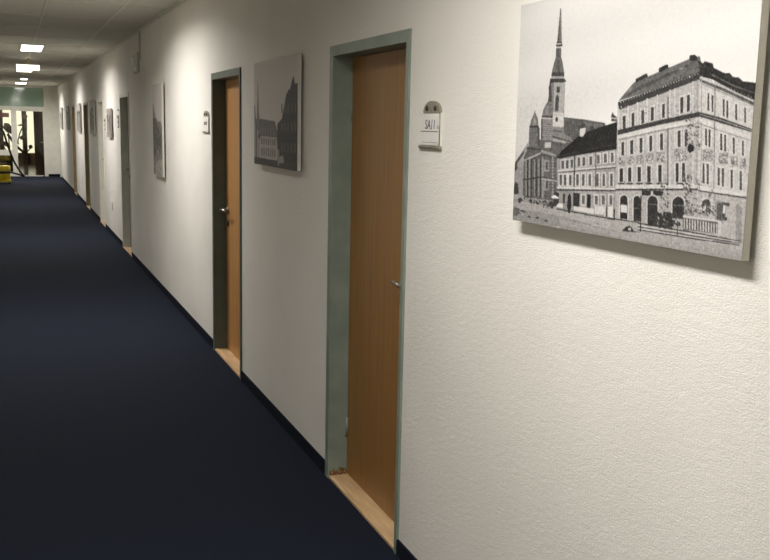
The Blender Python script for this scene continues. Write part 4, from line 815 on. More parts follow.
'60 705 526 707 523 710 527 708 531;75 674 524 679 522 684 524 679 526;75 711 543 712 540 715 544 713 548;38 697 545 701 542 706 546 702 550;'
'38 613 547 619 544 625 547 619 550;45 632 540 637 537 643 541 638 543;75 692 545 697 543 704 545 698 547;75 693 522 698 520 703 523 698 526;'
'38 618 549 622 546 627 550 623 553;38 611 557 616 555 621 557 616 559;45 614 558 617 557 620 558 617 559;38 680 547 685 545 691 547 686 549;'
'75 693 538 695 536 698 539 696 542;45 626 540 628 538 630 542 629 545;45 705 528 708 526 712 529 709 532;75 682 526 688 522 693 527 688 531;'
'60 621 553 624 551 628 554 625 557;45 657 552 660 550 663 553 660 555;75 696 533 699 531 703 534 700 537;38 654 536 655 534 657 537 656 539;'
'38 670 526 674 523 678 526 674 528;45 652 544 659 542 666 544 659 546;75 669 534 671 532 674 535 672 538;38 680 530 682 527 684 532 683 536;'
'45 709 545 713 542 716 545 713 548;60 615 534 617 533 619 535 617 537;38 671 538 678 535 684 538 678 541;38 640 549 646 546 653 550 647 554;'
'38 706 541 707 540 709 541 708 542;45 668 525 673 522 678 525 674 528;75 635 552 638 549 641 554 638 558;60 678 524 680 523 683 524 680 525;'
'45 621 553 623 551 625 554 623 557;45 691 543 694 540 697 544 694 546;60 622 534 623 533 625 534 623 535;45 690 526 694 524 698 525 694 527;'
'60 675 536 679 534 682 536 679 538;38 671 552 676 549 683 552 677 555;60 624 555 627 553 632 555 628 558;75 641 551 648 548 655 551 648 553;'
'60 617 556 622 554 627 556 622 557;75 699 547 705 545 712 548 706 551;60 608 544 613 541 618 544 614 547;38 652 535 656 533 661 535 657 538;'
'45 660 527 661 525 663 527 661 529;45 672 548 679 546 686 548 679 550;38 655 552 657 550 660 553 658 555;38 677 540 683 537 690 540 684 544;'
'60 612 543 618 540 624 544 619 548;45 622 546 626 544 631 546 627 548;38 660 547 661 544 663 548 662 551;38 628 546 630 542 632 548 631 551;'
'38 670 549 672 548 674 549 672 550;60 664 544 666 543 667 544 666 545;60 693 530 694 529 696 531 695 533;38 655 525 660 522 666 526 661 529;'
'75 622 554 628 550 634 554 629 558;60 657 526 659 525 660 527 659 528;75 661 538 666 535 671 538 666 540;75 639 554 645 551 651 555 646 559;'
'75 672 524 674 522 677 525 675 528;38 688 539 690 537 694 539 691 542;38 653 529 659 527 665 530 659 533;60 643 542 647 540 651 543 647 546;'
'75 684 546 690 543 697 547 691 551;60 695 530 698 529 701 530 698 531;38 685 524 691 522 697 524 691 526;75 661 543 666 542 672 543 667 545;'
'75 620 552 626 549 633 553 627 556;50 653 536 657 534 661 537 657 539;50 655 545 658 542 661 547 658 550;70 666 539 671 537 677 540 672 543;'
'40 650 571 653 569 657 572 654 575;50 652 549 655 547 659 549 656 551;50 664 529 670 527 676 530 670 532;70 643 548 647 546 651 549 648 552;'
'70 659 534 665 531 671 534 665 536;70 666 548 670 546 675 548 671 551;40 644 554 649 552 654 555 650 557;34 661 559 667 557 673 558 667 560;'
'50 648 562 651 559 655 564 652 567;40 656 533 661 530 668 534 662 537;50 671 537 674 535 677 538 674 542;34 656 555 662 554 668 554 662 556;'
'34 648 548 650 545 653 549 651 552;34 674 526 680 525 685 526 680 528;50 676 530 678 527 680 532 678 535;34 680 545 682 543 685 546 682 548;'
'34 654 565 657 564 660 566 657 568;50 678 556 683 553 687 557 683 560;40 643 546 647 545 652 547 648 548;50 675 539 677 538 679 540 678 542;'
'40 685 551 687 550 690 551 688 553;40 657 564 662 562 668 564 663 566;70 660 543 662 542 663 543 662 544;40 668 570 671 568 674 571 671 573;'
'70 667 545 672 543 678 545 673 548;34 670 563 674 561 678 563 674 565;50 681 541 686 539 691 541 687 543;34 658 543 661 541 664 545 662 548;'
'40 673 550 678 548 683 550 678 553;34 659 530 662 527 666 531 663 534;40 677 558 682 555 688 558 683 560;40 680 529 682 527 685 531 683 534;'
'70 665 559 667 557 669 560 667 562;34 672 531 675 528 678 532 675 536;50 684 543 685 542 687 543 685 544;70 657 564 660 562 663 564 660 566;'
'34 661 570 667 566 673 570 667 574;50 654 564 659 563 664 564 659 566;40 666 562 670 560 674 563 670 565;70 648 539 650 538 652 539 650 540;'
'50 678 547 681 544 685 549 682 552;70 644 537 650 535 656 536 650 538;70 668 533 674 530 681 534 675 538;40 662 535 666 534 671 535 666 537;'
'50 641 535 647 533 653 535 647 537;70 668 546 673 544 679 547 673 550;34 655 555 660 554 665 555 660 557;40 646 540 651 539 657 539 651 540;'
'34 681 550 686 548 692 550 687 552;50 651 536 653 533 655 537 653 541;50 682 567 684 566 687 568 685 569;34 646 539 647 537 650 540 648 543;'
'40 661 531 665 529 669 531 665 533;70 645 568 650 565 655 568 650 571;70 657 545 661 542 666 546 662 549;34 655 571 659 568 664 572 660 575;'
'34 681 540 685 537 691 542 686 545;70 647 546 653 544 659 545 653 546;40 665 558 670 556 675 558 670 559;40 668 555 674 552 680 555 674 557;'
'34 657 566 660 565 664 566 661 568;70 671 567 675 565 680 566 676 568;40 667 564 672 562 678 564 673 566;34 665 565 671 562 677 565 672 569;'
'70 658 533 664 531 669 532 664 534;34 685 554 687 551 689 556 687 559;34 671 564 677 561 683 564 677 566;34 663 564 666 561 669 565 666 568;'
'34 682 533 685 530 688 535 686 538;34 666 564 670 561 675 564 671 567;50 664 532 668 530 672 533 668 535;40 679 527 683 525 687 526 683 528;'
'34 667 570 670 569 673 571 670 572;50 663 559 667 557 671 559 667 561;50 670 526 673 523 676 527 673 530;34 650 534 654 532 658 535 654 538;'
'34 670 528 672 526 674 529 673 530;40 675 556 678 553 683 557 679 561;40 649 556 651 555 653 557 651 558;50 654 556 657 553 661 557 658 560;'
'70 671 552 673 550 675 553 673 555;34 675 565 681 563 687 565 682 568;34 644 528 648 526 653 529 649 531;40 685 561 686 559 688 561 687 563;'
'50 682 528 683 526 684 529 683 532;40 661 548 665 546 669 548 666 550;70 654 566 656 565 659 566 657 567;50 671 533 677 531 683 532 678 535;'
'34 653 567 655 564 659 568 656 571;34 661 534 663 532 666 536 664 539;40 653 544 659 542 665 544 659 547;40 647 535 652 533 658 535 653 538;'
'40 667 538 671 535 676 539 672 542;50 668 549 673 547 679 549 674 550;70 675 559 680 558 685 559 680 560;40 667 555 671 554 676 555 672 556;'
'34 665 543 666 541 668 544 667 547;50 657 529 659 528 660 529 659 530;34 648 540 651 538 653 541 651 544;40 676 530 680 528 684 530 680 532;'
'34 651 569 653 567 656 570 654 572;70 677 532 680 530 683 532 680 535;70 655 555 658 552 662 556 659 559;70 673 540 674 538 676 542 674 545;'
'40 675 547 676 545 678 548 677 550;34 675 532 679 531 684 532 680 533;50 675 543 680 540 685 543 680 546;34 655 555 662 552 668 554 662 557;'
'40 673 533 675 530 678 534 676 538;70 661 551 666 550 672 551 667 553;34 656 546 660 544 665 546 660 547;34 650 542 654 540 660 542 655 543;'
'40 668 563 673 562 679 563 673 564;50 648 563 650 562 653 563 651 564;50 649 552 654 549 660 553 655 557;50 681 550 687 547 693 551 687 555;'
'70 670 528 675 527 681 528 676 529;70 648 568 651 567 653 568 651 569;70 652 537 654 534 657 538 655 542;70 667 559 671 558 675 558 671 559;'
'50 659 563 661 560 664 564 662 568;34 676 536 679 534 683 537 680 539;34 640 531 645 530 651 531 646 532;40 673 529 674 527 676 530 675 533;'
'70 664 541 668 539 672 541 668 543;34 666 527 668 525 671 527 669 529;34 651 552 653 550 654 552 653 554;34 644 544 648 541 652 545 649 548;'
'50 643 532 648 529 655 533 649 537;40 676 551 682 550 688 551 682 553;70 681 567 687 564 692 567 687 570;70 653 552 655 550 658 552 656 554;'
'70 677 556 681 553 686 557 682 560;50 663 571 669 569 675 570 669 572;34 650 533 652 530 654 534 653 537;40 681 552 684 550 688 552 685 553;'
'40 656 562 658 561 661 563 659 564;70 656 548 659 546 663 548 660 550;50 650 562 652 561 653 563 652 564;40 645 541 651 540 657 541 651 542;'
'40 648 530 650 529 652 531 650 533;70 654 569 659 566 665 569 660 572;34 667 568 672 566 678 568 673 569;70 660 546 663 544 666 547 663 549;'
'40 661 539 665 537 670 539 666 541;40 645 560 649 557 654 561 650 563;40 660 566 664 564 669 566 665 569;90 721 528 833 529 835 553 724 556;'
'205 725 532 728 532 730 553 727 554;205 733 532 737 532 739 553 735 554;205 742 532 745 532 747 553 744 554;205 750 532 754 532 756 553 752 554;'
'205 758 532 762 532 764 553 760 554;205 767 532 770 532 772 553 769 554;205 775 533 778 532 781 553 777 553;205 783 533 787 532 789 553 785 553;'
'205 791 533 795 532 797 553 793 553;205 799 533 803 533 805 553 801 553;205 807 533 811 533 813 553 809 553;205 815 533 818 533 821 553 817 553;'
'205 823 533 826 533 828 553 825 553;205 831 533 834 533 836 553 833 553;215 721 526 835 526 836 530 721 530;205 827 527 838 527 839 557 830 557;'
'55 570 555 746 557 892 561 892 563 746 560 570 558;210 570 560 746 561 892 564 892 566 747 564 571 563;'
'60 571 563 747 564 892 565 893 567 747 567 571 566;60 571 570 747 570 893 569 893 571 748 573 572 573;'
'205 571 567 747 567 893 567 893 569 747 570 571 570;50 462 553 577 554 577 556 463 556;50 573 493 578 493 584 575 580 576;'
'60 704 541 707 540 709 573 706 573;48 512 580 526 570 539 565 549 568 557 576 579 577 542 580;190 536 571 545 570 546 576 537 577;'
'190 298 640 308 638 310 640 299 641;135 659 597 668 596 670 597 661 598;120 619 604 628 603 630 605 620 606;145 570 644 588 643 592 644 572 645;'
'145 541 579 547 578 549 580 542 580;120 454 591 465 590 467 592 455 593;135 765 593 778 593 781 594 766 595;190 48 580 68 579 72 580 50 581;'
'120 733 610 747 609 749 610 734 611;145 198 657 223 656 228 657 200 659;135 389 624 414 623 419 624 390 625;145 592 640 605 639 608 640 593 641;'
'190 241 679 269 677 274 678 242 680;120 84 620 106 618 110 620 86 621;135 343 583 351 582 352 584 344 585;120 569 639 581 638 584 640 570 641;'
'145 321 640 331 638 333 640 323 641;190 81 711 91 709 93 711 82 713;145 209 580 237 579 242 581 211 581;190 228 598 250 597 255 599 230 600;'
'190 778 614 785 613 787 614 779 615;135 565 584 574 583 576 585 567 586;145 410 598 424 597 427 598 411 599;145 706 627 718 626 721 627 707 628;'
'190 342 653 366 652 371 653 344 655;120 715 610 726 609 728 611 716 612;145 639 613 648 612 650 613 640 614;145 513 625 519 624 520 625 514 626;'
'135 698 588 713 587 716 589 699 589;120 168 561 186 560 189 562 169 563;145 733 622 747 621 750 622 734 623;190 741 586 748 585 749 586 742 587;'
'120 706 605 715 604 717 606 707 607;145 156 680 177 678 182 680 158 682;135 61 582 74 580 77 582 63 583;135 319 616 328 615 330 617 321 617;'
'135 391 645 415 644 419 645 393 646;120 673 624 682 623 684 625 675 626;190 393 578 418 577 423 579 395 579;135 675 615 686 614 688 615 676 616;'
'135 536 602 552 601 556 602 537 603;120 443 622 458 621 462 622 444 623;120 491 643 513 641 517 643 493 644;135 148 583 178 582 184 584 150 585;'
'145 98 623 114 622 117 624 100 625;145 239 677 262 675 267 677 241 679;135 308 575 330 574 335 576 310 577;190 637 611 652 610 655 612 638 612;'
'145 293 658 303 656 305 658 295 659;145 420 633 431 632 434 634 421 634;135 671 632 689 631 693 632 672 633;145 72 652 85 650 87 652 74 653;'
'120 490 657 511 656 515 657 492 659;135 654 597 668 597 670 598 655 599;145 605 577 616 576 618 577 606 578;145 403 573 419 572 422 574 404 575;'
'145 348 666 355 664 356 666 349 667;135 574 635 585 633 587 635 575 636;120 399 632 409 631 411 632 400 633;72 47 573 66 570 78 573 61 575;'
'72 76 584 94 581 105 585 89 587;72 118 583 136 580 147 584 132 586;72 165 587 183 584 193 588 178 590;72 14 578 34 575 45 579 29 581;'
'72 36 571 55 568 66 572 50 574;105 5 563 39 566 29 587 -5 590')
STREET = [[int(v) for v in s.split()] for s in STREET_TEXT.split(';')]
for pg in STREET: pg[0] = int(pg[0] * 0.88) if pg[0] > 60 else pg[0]
def sky_street(W, H):
    yy, xx = np.mgrid[0:H, 0:W]
    return 190 + 20 * (xx / W) + 4 * np.sin(xx / W * 5 + yy / H * 7) + 3 * np.sin(yy / H * 23 + xx / W * 3)  # left-to-right brightening paints the fall of lamp light into the print's sky
tn = paint_canvas(960, 640, STREET, sky_street, 1, 480, 320, 900, 600, grain=13)
canvas_picture(1.857, 1.723, 0.903, 0.596, tn, 'largest and nearest canvas print, old street with a tall church spire and corner house', tilt=0.009)

def rects(tone, xs, y0, y1, w): return [[tone, x, y0, x + w, y0, x + w, y1, x, y1] for x in xs]
# second picture: spire left, long roof, dark gable right
def sky2(W, H):
    yy, xx = np.mgrid[0:H, 0:W]; return 190 + 10 * (yy / H) + 0 * xx
p2 = [[112, 86, 110, 96, 110, 106, 215, 116, 300, 126, 430, 130, 600, 52, 600, 56, 430, 68, 300, 78, 215],
      [150, 60, 400, 135, 400, 140, 560, 60, 560],
      [112, 120, 330, 470, 350, 520, 400, 520, 470, 120, 450], [80, 100, 420, 540, 430, 540, 450, 100, 440],
      [165, 150, 425, 510, 430, 505, 560, 150, 560],
      [105, 130, 300, 140, 330, 470, 345, 520, 420, 520, 435, 130, 432],
      [62, 520, 360, 610, 330, 690, 205, 740, 175, 760, 180, 800, 130, 830, 110, 850, 150, 905, 150, 905, 605, 520, 605],
      [72, 0, 560, 900, 565, 900, 605, 0, 605], [150, 0, 250, 40, 330, 60, 420, 60, 560, 0, 560],
      [82, 40, 330, 60, 330, 62, 560, 45, 560], [84, 0, 250, 20, 250, 60, 400, 52, 420],
      [150, 560, 540, 640, 530, 660, 570, 560, 575], [140, 520, 500, 560, 500, 560, 590, 530, 590]]
p2 += rects(80, (165, 205, 245, 290, 330, 375, 420, 462), 445, 480, 16) + rects(90, (165, 205, 245, 290, 330, 375, 420, 462), 500, 545, 16)
p2 += rects(150, (150, 200, 260, 320, 380, 440), 380, 420, 8) + rects(95, (600, 660, 720, 790, 850), 250, 300, 22) + rects(95, (600, 660, 720, 790, 850), 350, 400, 22) + rects(95, (600, 660, 720, 790, 850), 460, 510, 22)
tn = paint_canvas(480, 320, p2, sky2, 2, 240, 160, 900, 600, grain=10)
canvas_picture(4.915, 1.737, 0.885, 0.575, tn, 'dim second canvas print between the two wooden doors, spire left and dark gable right', warm=(1.0, 0.92, 0.86))

def town(seed, W, H, w_mm, h_mm, sky=205, style=0):
    r = random.Random(seed); P = []
    x = -20
    if style == 0:
        while x < w_mm:
            bw = r.randint(int(w_mm * 0.14), int(w_mm * 0.3)); top = r.uniform(0.3, 0.55) * h_mm; t = r.randint(110, 175)
            P.append([t, x, top, x + bw, top, x + bw, h_mm * 0.85, x, h_mm * 0.85])
            P.append([r.randint(50, 80), x - 8, top, x + bw * 0.2, top - h_mm * 0.1, x + bw * 0.8, top - h_mm * 0.1, x + bw + 8, top])
            for f in range(4):
                yy = top + h_mm * (0.05 + 0.1 * f)
                if yy < h_mm * 0.78: P += rects(65, [x + bw * (0.12 + 0.22 * k) for k in range(4)], yy, yy + h_mm * 0.06, bw * 0.09)
            x += bw
        sx = r.uniform(0.15, 0.7) * w_mm
        P.append([100, sx - 12, h_mm * 0.5, sx - 10, h_mm * 0.28, sx, h_mm * 0.08, sx + 10, h_mm * 0.28, sx + 12, h_mm * 0.5])
        P.append([150, 0, h_mm * 0.83, w_mm, h_mm * 0.86, w_mm, h_mm, 0, h_mm])
        for k in range(22):
            px = r.uniform(0, w_mm); P.append([60, px, h_mm * 0.84, px + 8, h_mm * 0.84, px + 7, h_mm * 0.9, px, h_mm * 0.9])
    else:   # portrait street rising on the left
        P.append([128, 0, h_mm * 0.20, w_mm * 0.14, h_mm * 0.24, w_mm * 0.34, h_mm * 0.36, w_mm * 0.62, h_mm * 0.42, w_mm * 0.86, h_mm * 0.40, w_mm, h_mm * 0.46, w_mm, h_mm, 0, h_mm])
        P.append([88, 0, h_mm * 0.34, w_mm * 0.25, h_mm * 0.38, w_mm * 0.55, h_mm * 0.46, w_mm * 0.95, h_mm * 0.56, w_mm * 0.9, h_mm * 0.76, w_mm * 0.5, h_mm * 0.72, 0, h_mm * 0.82])
        P.append([160, w_mm * 0.3, h_mm * 0.86, w_mm, h_mm * 0.8, w_mm, h_mm, w_mm * 0.2, h_mm])
        for k in range(260):
            px, py = r.uniform(0, w_mm * 0.95), r.uniform(0.26, 0.97) * h_mm
            if py / h_mm < 0.26 + px / w_mm * 0.2: continue
            P += rects(r.choice([52, 66, 80, 150, 170, 125]), [px], py, py + r.uniform(10, 34), r.uniform(6, 22))
    def sk(W, H):
        yy, xx = np.mgrid[0:H, 0:W]; return sky + 10 * (yy / H) + 0 * xx
    return paint_canvas(W, H, P, sk, seed, W // 2, H // 2, w_mm, h_mm, grain=16)

WARM = (1.0, 0.93, 0.87)
canvas_picture(9.225, 1.605, 0.59, 0.88, town(11, 160, 240, 590, 880, 190, 1), 'upright canvas print between the second wooden door and the grey doorway, taller than wide', warm=WARM)
canvas_picture(14.0, 1.655, 0.58, 0.41, town(12, 120, 80, 580, 410, 150), 'small brownish canvas print just beyond the grey doorway', warm=(1.0, 0.88, 0.8))
canvas_picture(16.95, 1.745, 0.9, 0.58, town(13, 120, 80, 900, 580, 175), 'pale grey canvas print just beyond the white door', warm=WARM)
canvas_picture(20.35, 1.745, 0.9, 0.58, town(14, 120, 80, 900, 580, 170), 'canvas print in the bright patch beyond the olive doorway', warm=WARM)
canvas_picture(24.35, 1.745, 0.9, 0.58, town(15, 120, 80, 900, 580, 165), 'nearer of the two small far canvas prints beyond the brown doorway', warm=WARM)
canvas_picture(27.4, 1.745, 0.9, 0.58, town(16, 120, 80, 900, 580, 165), 'farthest canvas print, nearest the glass end door', warm=WARM)

# ---------------------------------------------------------------- name plaques
def text_mesh(txt, size, name, mat, parent, y, z, x, squeeze=1.0, shear=0.0):
    cu = bpy.data.curves.new('tmp', 'FONT'); cu.body = txt; cu.size = size; cu.extrude = 0.0004; cu.resolution_u = 3; cu.shear = shear
    ob = bpy.data.objects.new('tmp', cu); COL.objects.link(ob)
    dg = bpy.context.evaluated_depsgraph_get(); dg.update()
    me = bpy.data.meshes.new_from_object(ob.evaluated_get(dg)); bpy.data.objects.remove(ob)
    base = parent_world(parent)
    for v in me.vertices:
        lx, ly, lz = v.co
        v.co = Vector((x - lz, y - lx * squeeze, z + ly)) - base
    me.materials.clear(); me.materials.append(mat); me.name = name
    o = bpy.data.objects.new(name, me); COL.objects.link(o); o.parent = parent; return o

def plaque(y0, y1, z0, label, near=False, group='name plaques beside the doors'):
    """y0 near edge, y1 far edge, z0 underside"""
    t = thing('name_plaque', (0, (y0 + y1) / 2, z0), label=label, cat='door sign', group=group)
    W = y1 - y0; top = z0 + 0.125
    MB().box(-0.008, 0, y0, y1, z0 + 0.008, top, 0.001).build('back_plate', M['white_plastic'], t)
    card = MB().box(-0.0105, -0.008, y0 + 0.006, y1 - 0.006, z0 + 0.014, top - 0.003).build('paper_card', M['paper'], t)
    arc = [(y0 + W * 0.42 + W * 0.39 * math.cos(a), top + 0.04 * math.sin(a)) for a in [math.pi * k / 16 for k in range(17)]]
    cap = MB().prism(arc, 'x', -0.012, 0.0).build('arched_top', M['silver_plastic'], t)
    for s in (-0.2, 0.2):
        MB().lathe([(0.001, -0.003), (0.007, -0.003), (0.009, 0.0), (0.009, 0.003), (0.001, 0.003)], (-0.0135, y0 + W * 0.42 + s * W, top + 0.014), 14, 'x').build('screw_cap', M['dark_metal'], cap)
    MB().tube([(-0.007, y0 - 0.002, z0 + 0.006), (-0.007, y1 + 0.002, z0 + 0.006)], 0.0062, 12).build('bottom_rail', M['silver_plastic'], t)
    MB().tube([(-0.010, y0 + 0.003, z0 + 0.01), (-0.010, y0 + 0.003, top)], 0.0022, 8).build('side_rail', M['silver_plastic'], t)
    if near:
        text_mesh('SA', 0.046, 'lettering', M['ink'], card, y1 - 0.048, z0 + 0.069, -0.0109, 0.9, 0.12)
        text_mesh('J', 0.038, 'lettering', M['ink'], card, y1 - 0.100, z0 + 0.0755, -0.0109, 0.9, 0.12)
        text_mesh('I', 0.046, 'lettering', M['ink'], card, y1 - 0.118, z0 + 0.069, -0.0109, 0.9, 0.12)
        text_mesh('m', 0.026, 'small_lettering', M['ink_light'], card, y1 - 0.144, z0 + 0.069, -0.0109, 1.0)
        MB().box(-0.0112, -0.0104, y0 + 0.014, y1 - 0.014, z0 + 0.059, z0 + 0.0625).build('printed_rule', M['grey_line'], card)
        MB().box(-0.0112, -0.0104, y0 + 0.014, y1 - 0.03, z0 + 0.022, z0 + 0.0235).build('printed_rule', M['grey_line'], card)
    else:
        MB().box(-0.0112, -0.0104, y0 + 0.05, y1 - 0.05, z0 + 0.06, z0 + 0.085).build('printed_block', M['grey_line'], card)
    return t
plaque(2.866, 3.036, 1.604, 'nearest name plaque with arched silver top and printed lettering', near=True)
plaque(6.84, 7.06, 1.605, 'name plaque on the bright wall just beyond the second wooden door')
plaque(12.95, 13.12, 1.60, 'small plaque just beyond the grey doorway, below a dark knob')
plaque(14.85, 15.02, 1.55, 'small plaque on the near side of the white door')

t = thing('door_knob_sensor', (0, 12.98, 1.83), label='small dark round button on the wall above a plaque by the grey doorway', cat='button')
MB().lathe([(0.001, -0.014), (0.009, -0.012), (0.014, -0.006), (0.015, 0.0)], (0, 12.98, 1.83), 16, 'x').build('dome', M['dark_metal'], t)

# ---------------------------------------------------------------- wall outlet, alarm box
t = thing('wall_outlet', (0, 14.1, 0.42), label='small beige wall socket low on the plaster beyond the grey doorway', cat='socket')
fp = MB().box(-0.012, 0, 14.06, 14.14, 0.38, 0.50, 0.003).build('face_plate', M['grid'], t)
MB().lathe([(0.001, -0.001), (0.022, -0.001), (0.024, 0.001), (0.001, 0.001)], (-0.013, 14.1, 0.44), 16, 'x').build('socket_face', M['grey_box'], fp)

t = thing('wall_box', (0, 10.9, 2.3), label='grey wall box under the ceiling with two shiny spots and a conduit above', cat='wall box')
hg = MB().box(-0.03, 0, 10.72, 11.05, 2.22, 2.44, 0.006).build('housing', M['grey_box'], t)
MB().box(-0.014, 0, 10.60, 10.66, 2.36, CEIL, 0.003).build('conduit', M['grey_box'], t)
for (yy, zz, r_) in ((11.0, 2.385, 0.040), (10.92, 2.33, 0.026), (10.82, 2.26, 0.036)):
    MB().lathe([(r_ * 0.1, -0.03), (r_ * 0.7, -0.022), (r_, -0.006), (r_, 0.0)], (-0.03, yy, zz), 16, 'x').build('glint_boss', noise_mat('glint_white', (236, 234, 226), (244, 242, 236), rough=0.2), hg)  # white bosses stand in for bright glints on the box

# ---------------------------------------------------------------- end wall with glass door
E0 = END_Y
MB().box(-0.36, 0.0, E0, E0 + 0.12, 0, CEIL).build('wall_end', M['smooth_wall'], kind='structure', label='white pier right of the glass end door')
MB().box(-0.33, 0.0, E0 - 0.012, E0, 0, 0.07).build('baseboard_end', M['carpet_edge'], kind='structure')
fr = MB()
fr.box(LEFT_X, -0.36, E0, E0 + 0.08, 1.95, 2.07)
fr.box(LEFT_X, -0.36, E0, E0 + 0.08, 2.62, CEIL)
fr.box(LEFT_X, LEFT_X + 0.06, E0, E0 + 0.08, 0, 1.95)
fr.box(-0.42, -0.36, E0, E0 + 0.08, 0, 1.95); fr.box(-0.39, -0.36, E0, E0 + 0.08, 2.07, 2.62)
d8 = thing('door_8', (-1.2, E0, 0), kind='structure', label='glazed white-framed end door to the lobby')
fr.build('door_frame', M['white_plastic'], d8)
MB().box(LEFT_X, -0.39, E0 + 0.03, E0 + 0.045, 2.07, 2.62).build('transom_pane', M['green_glass'], d8, label='reflective green pane above the door')
lf = MB()
lf.box(-1.32, -1.17, E0 - 0.01, E0 + 0.05, 0, 1.95); lf.box(-0.435, -0.42, E0 + 0.0, E0 + 0.05, 0, 1.93)
lf.box(-1.19, -0.42, E0 + 0.0, E0 + 0.05, 1.93, 1.95); lf.box(-1.19, -0.47, E0, E0 + 0.05, 0, 0.03)
lf.build('door_leaf', M['white_plastic'], d8)
MB().box(-1.19, -0.435, E0 + 0.02, E0 + 0.03, 0.03, 1.93).build('door_pane', M['glass'], d8)
sp = MB(); sp.box(LEFT_X + 0.06, -1.31, E0, E0 + 0.05, 0.62, 0.78); sp.box(LEFT_X + 0.06, -1.31, E0, E0 + 0.05, 0, 0.12)
sp.build('side_rail', M['white_plastic'], d8)
MB().box(LEFT_X + 0.06, -1.31, E0 + 0.02, E0 + 0.03, 0.12, 1.95).build('side_pane', M['glass'], d8)
MB().tube([(-0.445, E0, 1.02), (-0.445, E0 - 0.05, 1.02), (-0.52, E0 - 0.05, 1.02)], 0.012, 10).build('door_handle', M['steel'], d8)
MB().lathe([(0.001, -0.01), (0.02, -0.01), (0.02, 0.0)], (-1.25, E0 - 0.015, 1.05), 12, 'x').build('lock', M['dark_metal'], d8)

# lobby beyond
MB().box(-6, 2, 38.4, 38.6, 0, 3.0).build('wall_lobby_far', M['lobby_wall'], kind='structure')
MB().box(-6.2, -6, E0, 38.6, 0, 3.0).build('wall_lobby_left', M['lobby_wall'], kind='structure')
MB().box(2, 2.2, E0, 38.6, 0, 3.0).build('wall_lobby_right', M['dark_brown'], kind='structure')
MB().box(-6, LEFT_X - 0.001, E0, E0 + 0.1, 0, 3.0).box(0.0, 2, E0 + 0.1, E0 + 0.2, 0, 3.0).build('wall_lobby_near', M['dark_brown'], kind='structure')
MB().box(-6.2, 2.2, E0 + 0.2, 38.6, 3.0, 3.1).build('ceiling_lobby', M['lobby_wall'], kind='structure')
win = thing('window_1', (-1.6, 38.3, 0), kind='structure', label='bright cream lobby windows seen through the end door')
for x0, x1 in ((-3.4, -1.75), (-1.60, -0.93), (-0.76, -0.50)):
    MB().box(x0, x1, 38.36, 38.398, 0.42, 2.45).build('window_pane', M['window_glow'], win)
MB().box(-1.75, -1.60, 38.3, 38.398, 0, 2.6).box(-0.93, -0.76, 38.24, 38.398, 0, 2.6).build('window_post', M['dark_brown'], win)
MB().box(-0.52, -0.16, 37.6, 37.75, 0, 2.9).box(-0.16, 1.9, 37.6, 37.75, 0, 2.9).build('wall_lobby_panel', M['dark_brown'], kind='structure', label='dark brown panel in the lobby')

# wide-leaved plant in the lobby
pl = thing('potted_plant', (-1.30, 33.5, 0), label='tall plant with big brown leaves behind the glass end door', cat='plant')
MB().lathe([(0.10, 0.0), (0.13, 0.02), (0.17, 0.3), (0.18, 0.32), (0.15, 0.32), (0.15, 0.28), (0.02, 0.28)], (-1.36, 33.5, 0.0), 24).build('pot', M['dark_brown'], pl)
st = MB()
for pts, rr in (([(-1.36, 33.5, 0.28), (-1.40, 33.5, 0.8), (-1.42, 33.5, 1.35)], 0.02), ([(-1.36, 33.5, 0.28), (-1.15, 33.5, 0.9), (-1.05, 33.5, 1.25), (-0.92, 33.5, 1.5)], 0.02),
            ([(-1.36, 33.5, 0.30), (-0.98, 33.5, 0.62), (-0.86, 33.45, 1.2), (-0.84, 33.4, 1.75)], 0.018), ([(-1.36, 33.5, 0.28), (-0.95, 33.5, 0.50), (-0.72, 33.5, 0.80)], 0.018),
            ([(-1.44, 33.4, 1.20), (-1.28, 33.4, 0.95), (-1.10, 33.4, 0.72), (-0.88, 33.4, 0.55), (-0.78, 33.4, 0.50)], 0.045), ([(-1.36, 33.5, 0.28), (-1.5, 33.5, 0.6), (-1.6, 33.5, 0.85)], 0.02)):
    st.tube(pts, rr, 8, 5)
stem_o = st.build('stem', M['stem'], pl)
def leafmesh(c, w, h, ang):
    b = MB(); pts = [(0, -h / 2), (w * 0.5, -h * 0.1), (w * 0.42, h * 0.3), (0, h / 2), (-w * 0.5, h * 0.22), (-w * 0.4, -h * 0.2)]
    ca, sa = math.cos(ang), math.sin(ang)
    b.prism([(c[0] + x * ca - z * sa, c[2] + x * sa + z * ca) for x, z in pts], 'y', c[1] - 0.006, c[1] + 0.006); b.build('leaf', M['leaf'], stem_o)
for c, w_, h_, a_ in (((-1.42, 33.5, 1.38), 0.26, 0.42, 0.5), ((-0.97, 33.5, 1.08), 0.22, 0.18, 0.2), ((-0.88, 33.4, 1.78), 0.16, 0.2, 0.4), ((-1.5, 33.5, 0.86), 0.16, 0.3, 1.1),
                      ((-0.74, 33.5, 0.78), 0.14, 0.16, 0.0), ((-1.02, 33.5, 1.5), 0.2, 0.06, 0.2), ((-1.18, 33.5, 0.98), 0.1, 0.34, 0.6)):
    leafmesh(c, w_, h_, a_)
t = thing('red_sign', (-1.55, E0 + 0.15, 1.72), label='small dark red sign at the upper left behind the glass end door', cat='sign')
MB().box(-1.9, -1.37, E0 + 0.10, E0 + 0.12, 1.74, 1.87).build('board', M['red_sign'], t)

# unseen lamp added to light the lobby
ll = bpy.data.lights.new('lobby_fill', 'AREA'); ll.shape = 'RECTANGLE'; ll.size = 1.2; ll.size_y = 0.3; ll.energy = 40; ll.color = (1, 0.88, 0.68)
lt = thing('lobby_fill_panel', (-2.6, 35.5, 2.99), label='unseen light added on the lobby ceiling beyond the glass door', cat='ceiling light')
MB().box(-3.2, -2.0, 35.35, 35.65, 2.96, 3.0).build('diffuser', M['lamp_glow'], lt)
lo = bpy.data.objects.new('lobby_fill', ll); COL.objects.link(lo); lo.parent = lt; lo.location = (0, 0, -0.04)

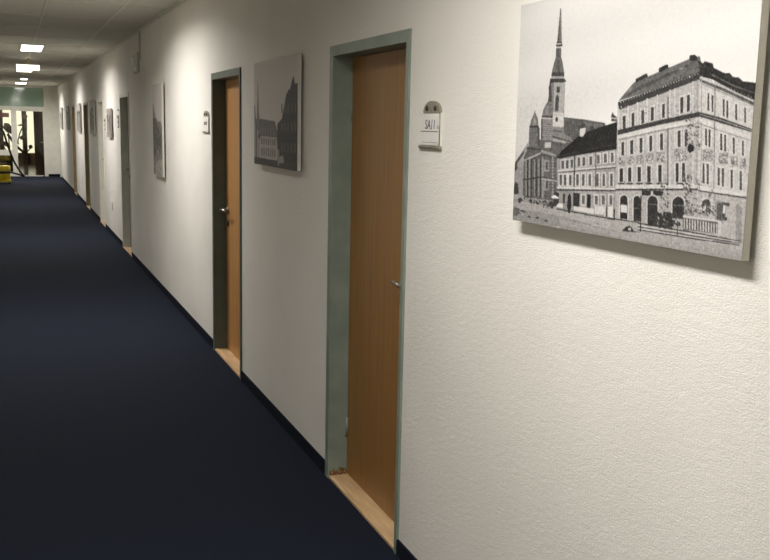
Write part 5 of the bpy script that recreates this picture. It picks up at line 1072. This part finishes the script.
# ---------------------------------------------------------------- yellow floor-cleaning machine
V = (-1.60, 26.4)
t = thing('vacuum_cleaner', (V[0], V[1], 0), label='yellow and black wet vacuum standing at the far left before the glass door', cat='vacuum cleaner')
for sx in (-1, 1):
    for sy in (-1, 1):
        MB().lathe([(0.005, -0.02), (0.035, -0.02), (0.035, 0.02), (0.005, 0.02)], (V[0] + sx * 0.17, V[1] + sy * 0.16, 0.035), 14, 'x').build('caster', M['black'], t)
MB().box(V[0] - 0.22, V[0] + 0.22, V[1] - 0.2, V[1] + 0.2, 0.04, 0.10, 0.02).build('base_plate', M['yellow'], t)
MB().lathe([(0.17, 0.09), (0.20, 0.10), (0.205, 0.26), (0.20, 0.28)], (V[0], V[1], 0), 28).build('tank', M['yellow'], t)
MB().lathe([(0.207, 0.27), (0.212, 0.28), (0.212, 0.32), (0.205, 0.33)], (V[0], V[1], 0), 28).build('black_band', M['black'], t)
MB().lathe([(0.205, 0.33), (0.21, 0.35), (0.21, 0.455), (0.19, 0.475), (0.05, 0.485)], (V[0], V[1], 0), 28).build('motor_head', M['yellow'], t)
MB().box(V[0] - 0.12, V[0] + 0.12, V[1] - 0.02, V[1] + 0.02, 0.48, 0.53, 0.015).build('carry_handle', M['black'], t)
MB().tube([(V[0] - 0.20, V[1] - 0.05, 0.95), (V[0] - 0.08, V[1] - 0.1, 1.42), (V[0] + 0.06, V[1] - 0.15, 1.38), (V[0] + 0.17, V[1] - 0.2, 1.0), (V[0] + 0.30, V[1] - 0.2, 0.6), (V[0] + 0.46, V[1] - 0.15, 0.30), (V[0] + 0.53, V[1] - 0.1, 0.21), (V[0] + 0.44, V[1] - 0.1, 0.235), (V[0] + 0.20, V[1] - 0.05, 0.30), (V[0] + 0.05, V[1] - 0.215, 0.30)], 0.026, 10, 6).build('hose', M['black'], t)
MB().tube([(V[0] - 0.20, V[1] - 0.05, 0.40), (V[0] - 0.21, V[1] - 0.05, 0.7), (V[0] - 0.20, V[1] - 0.05, 1.0)], 0.018, 10).build('suction_tube', M['steel'], t)
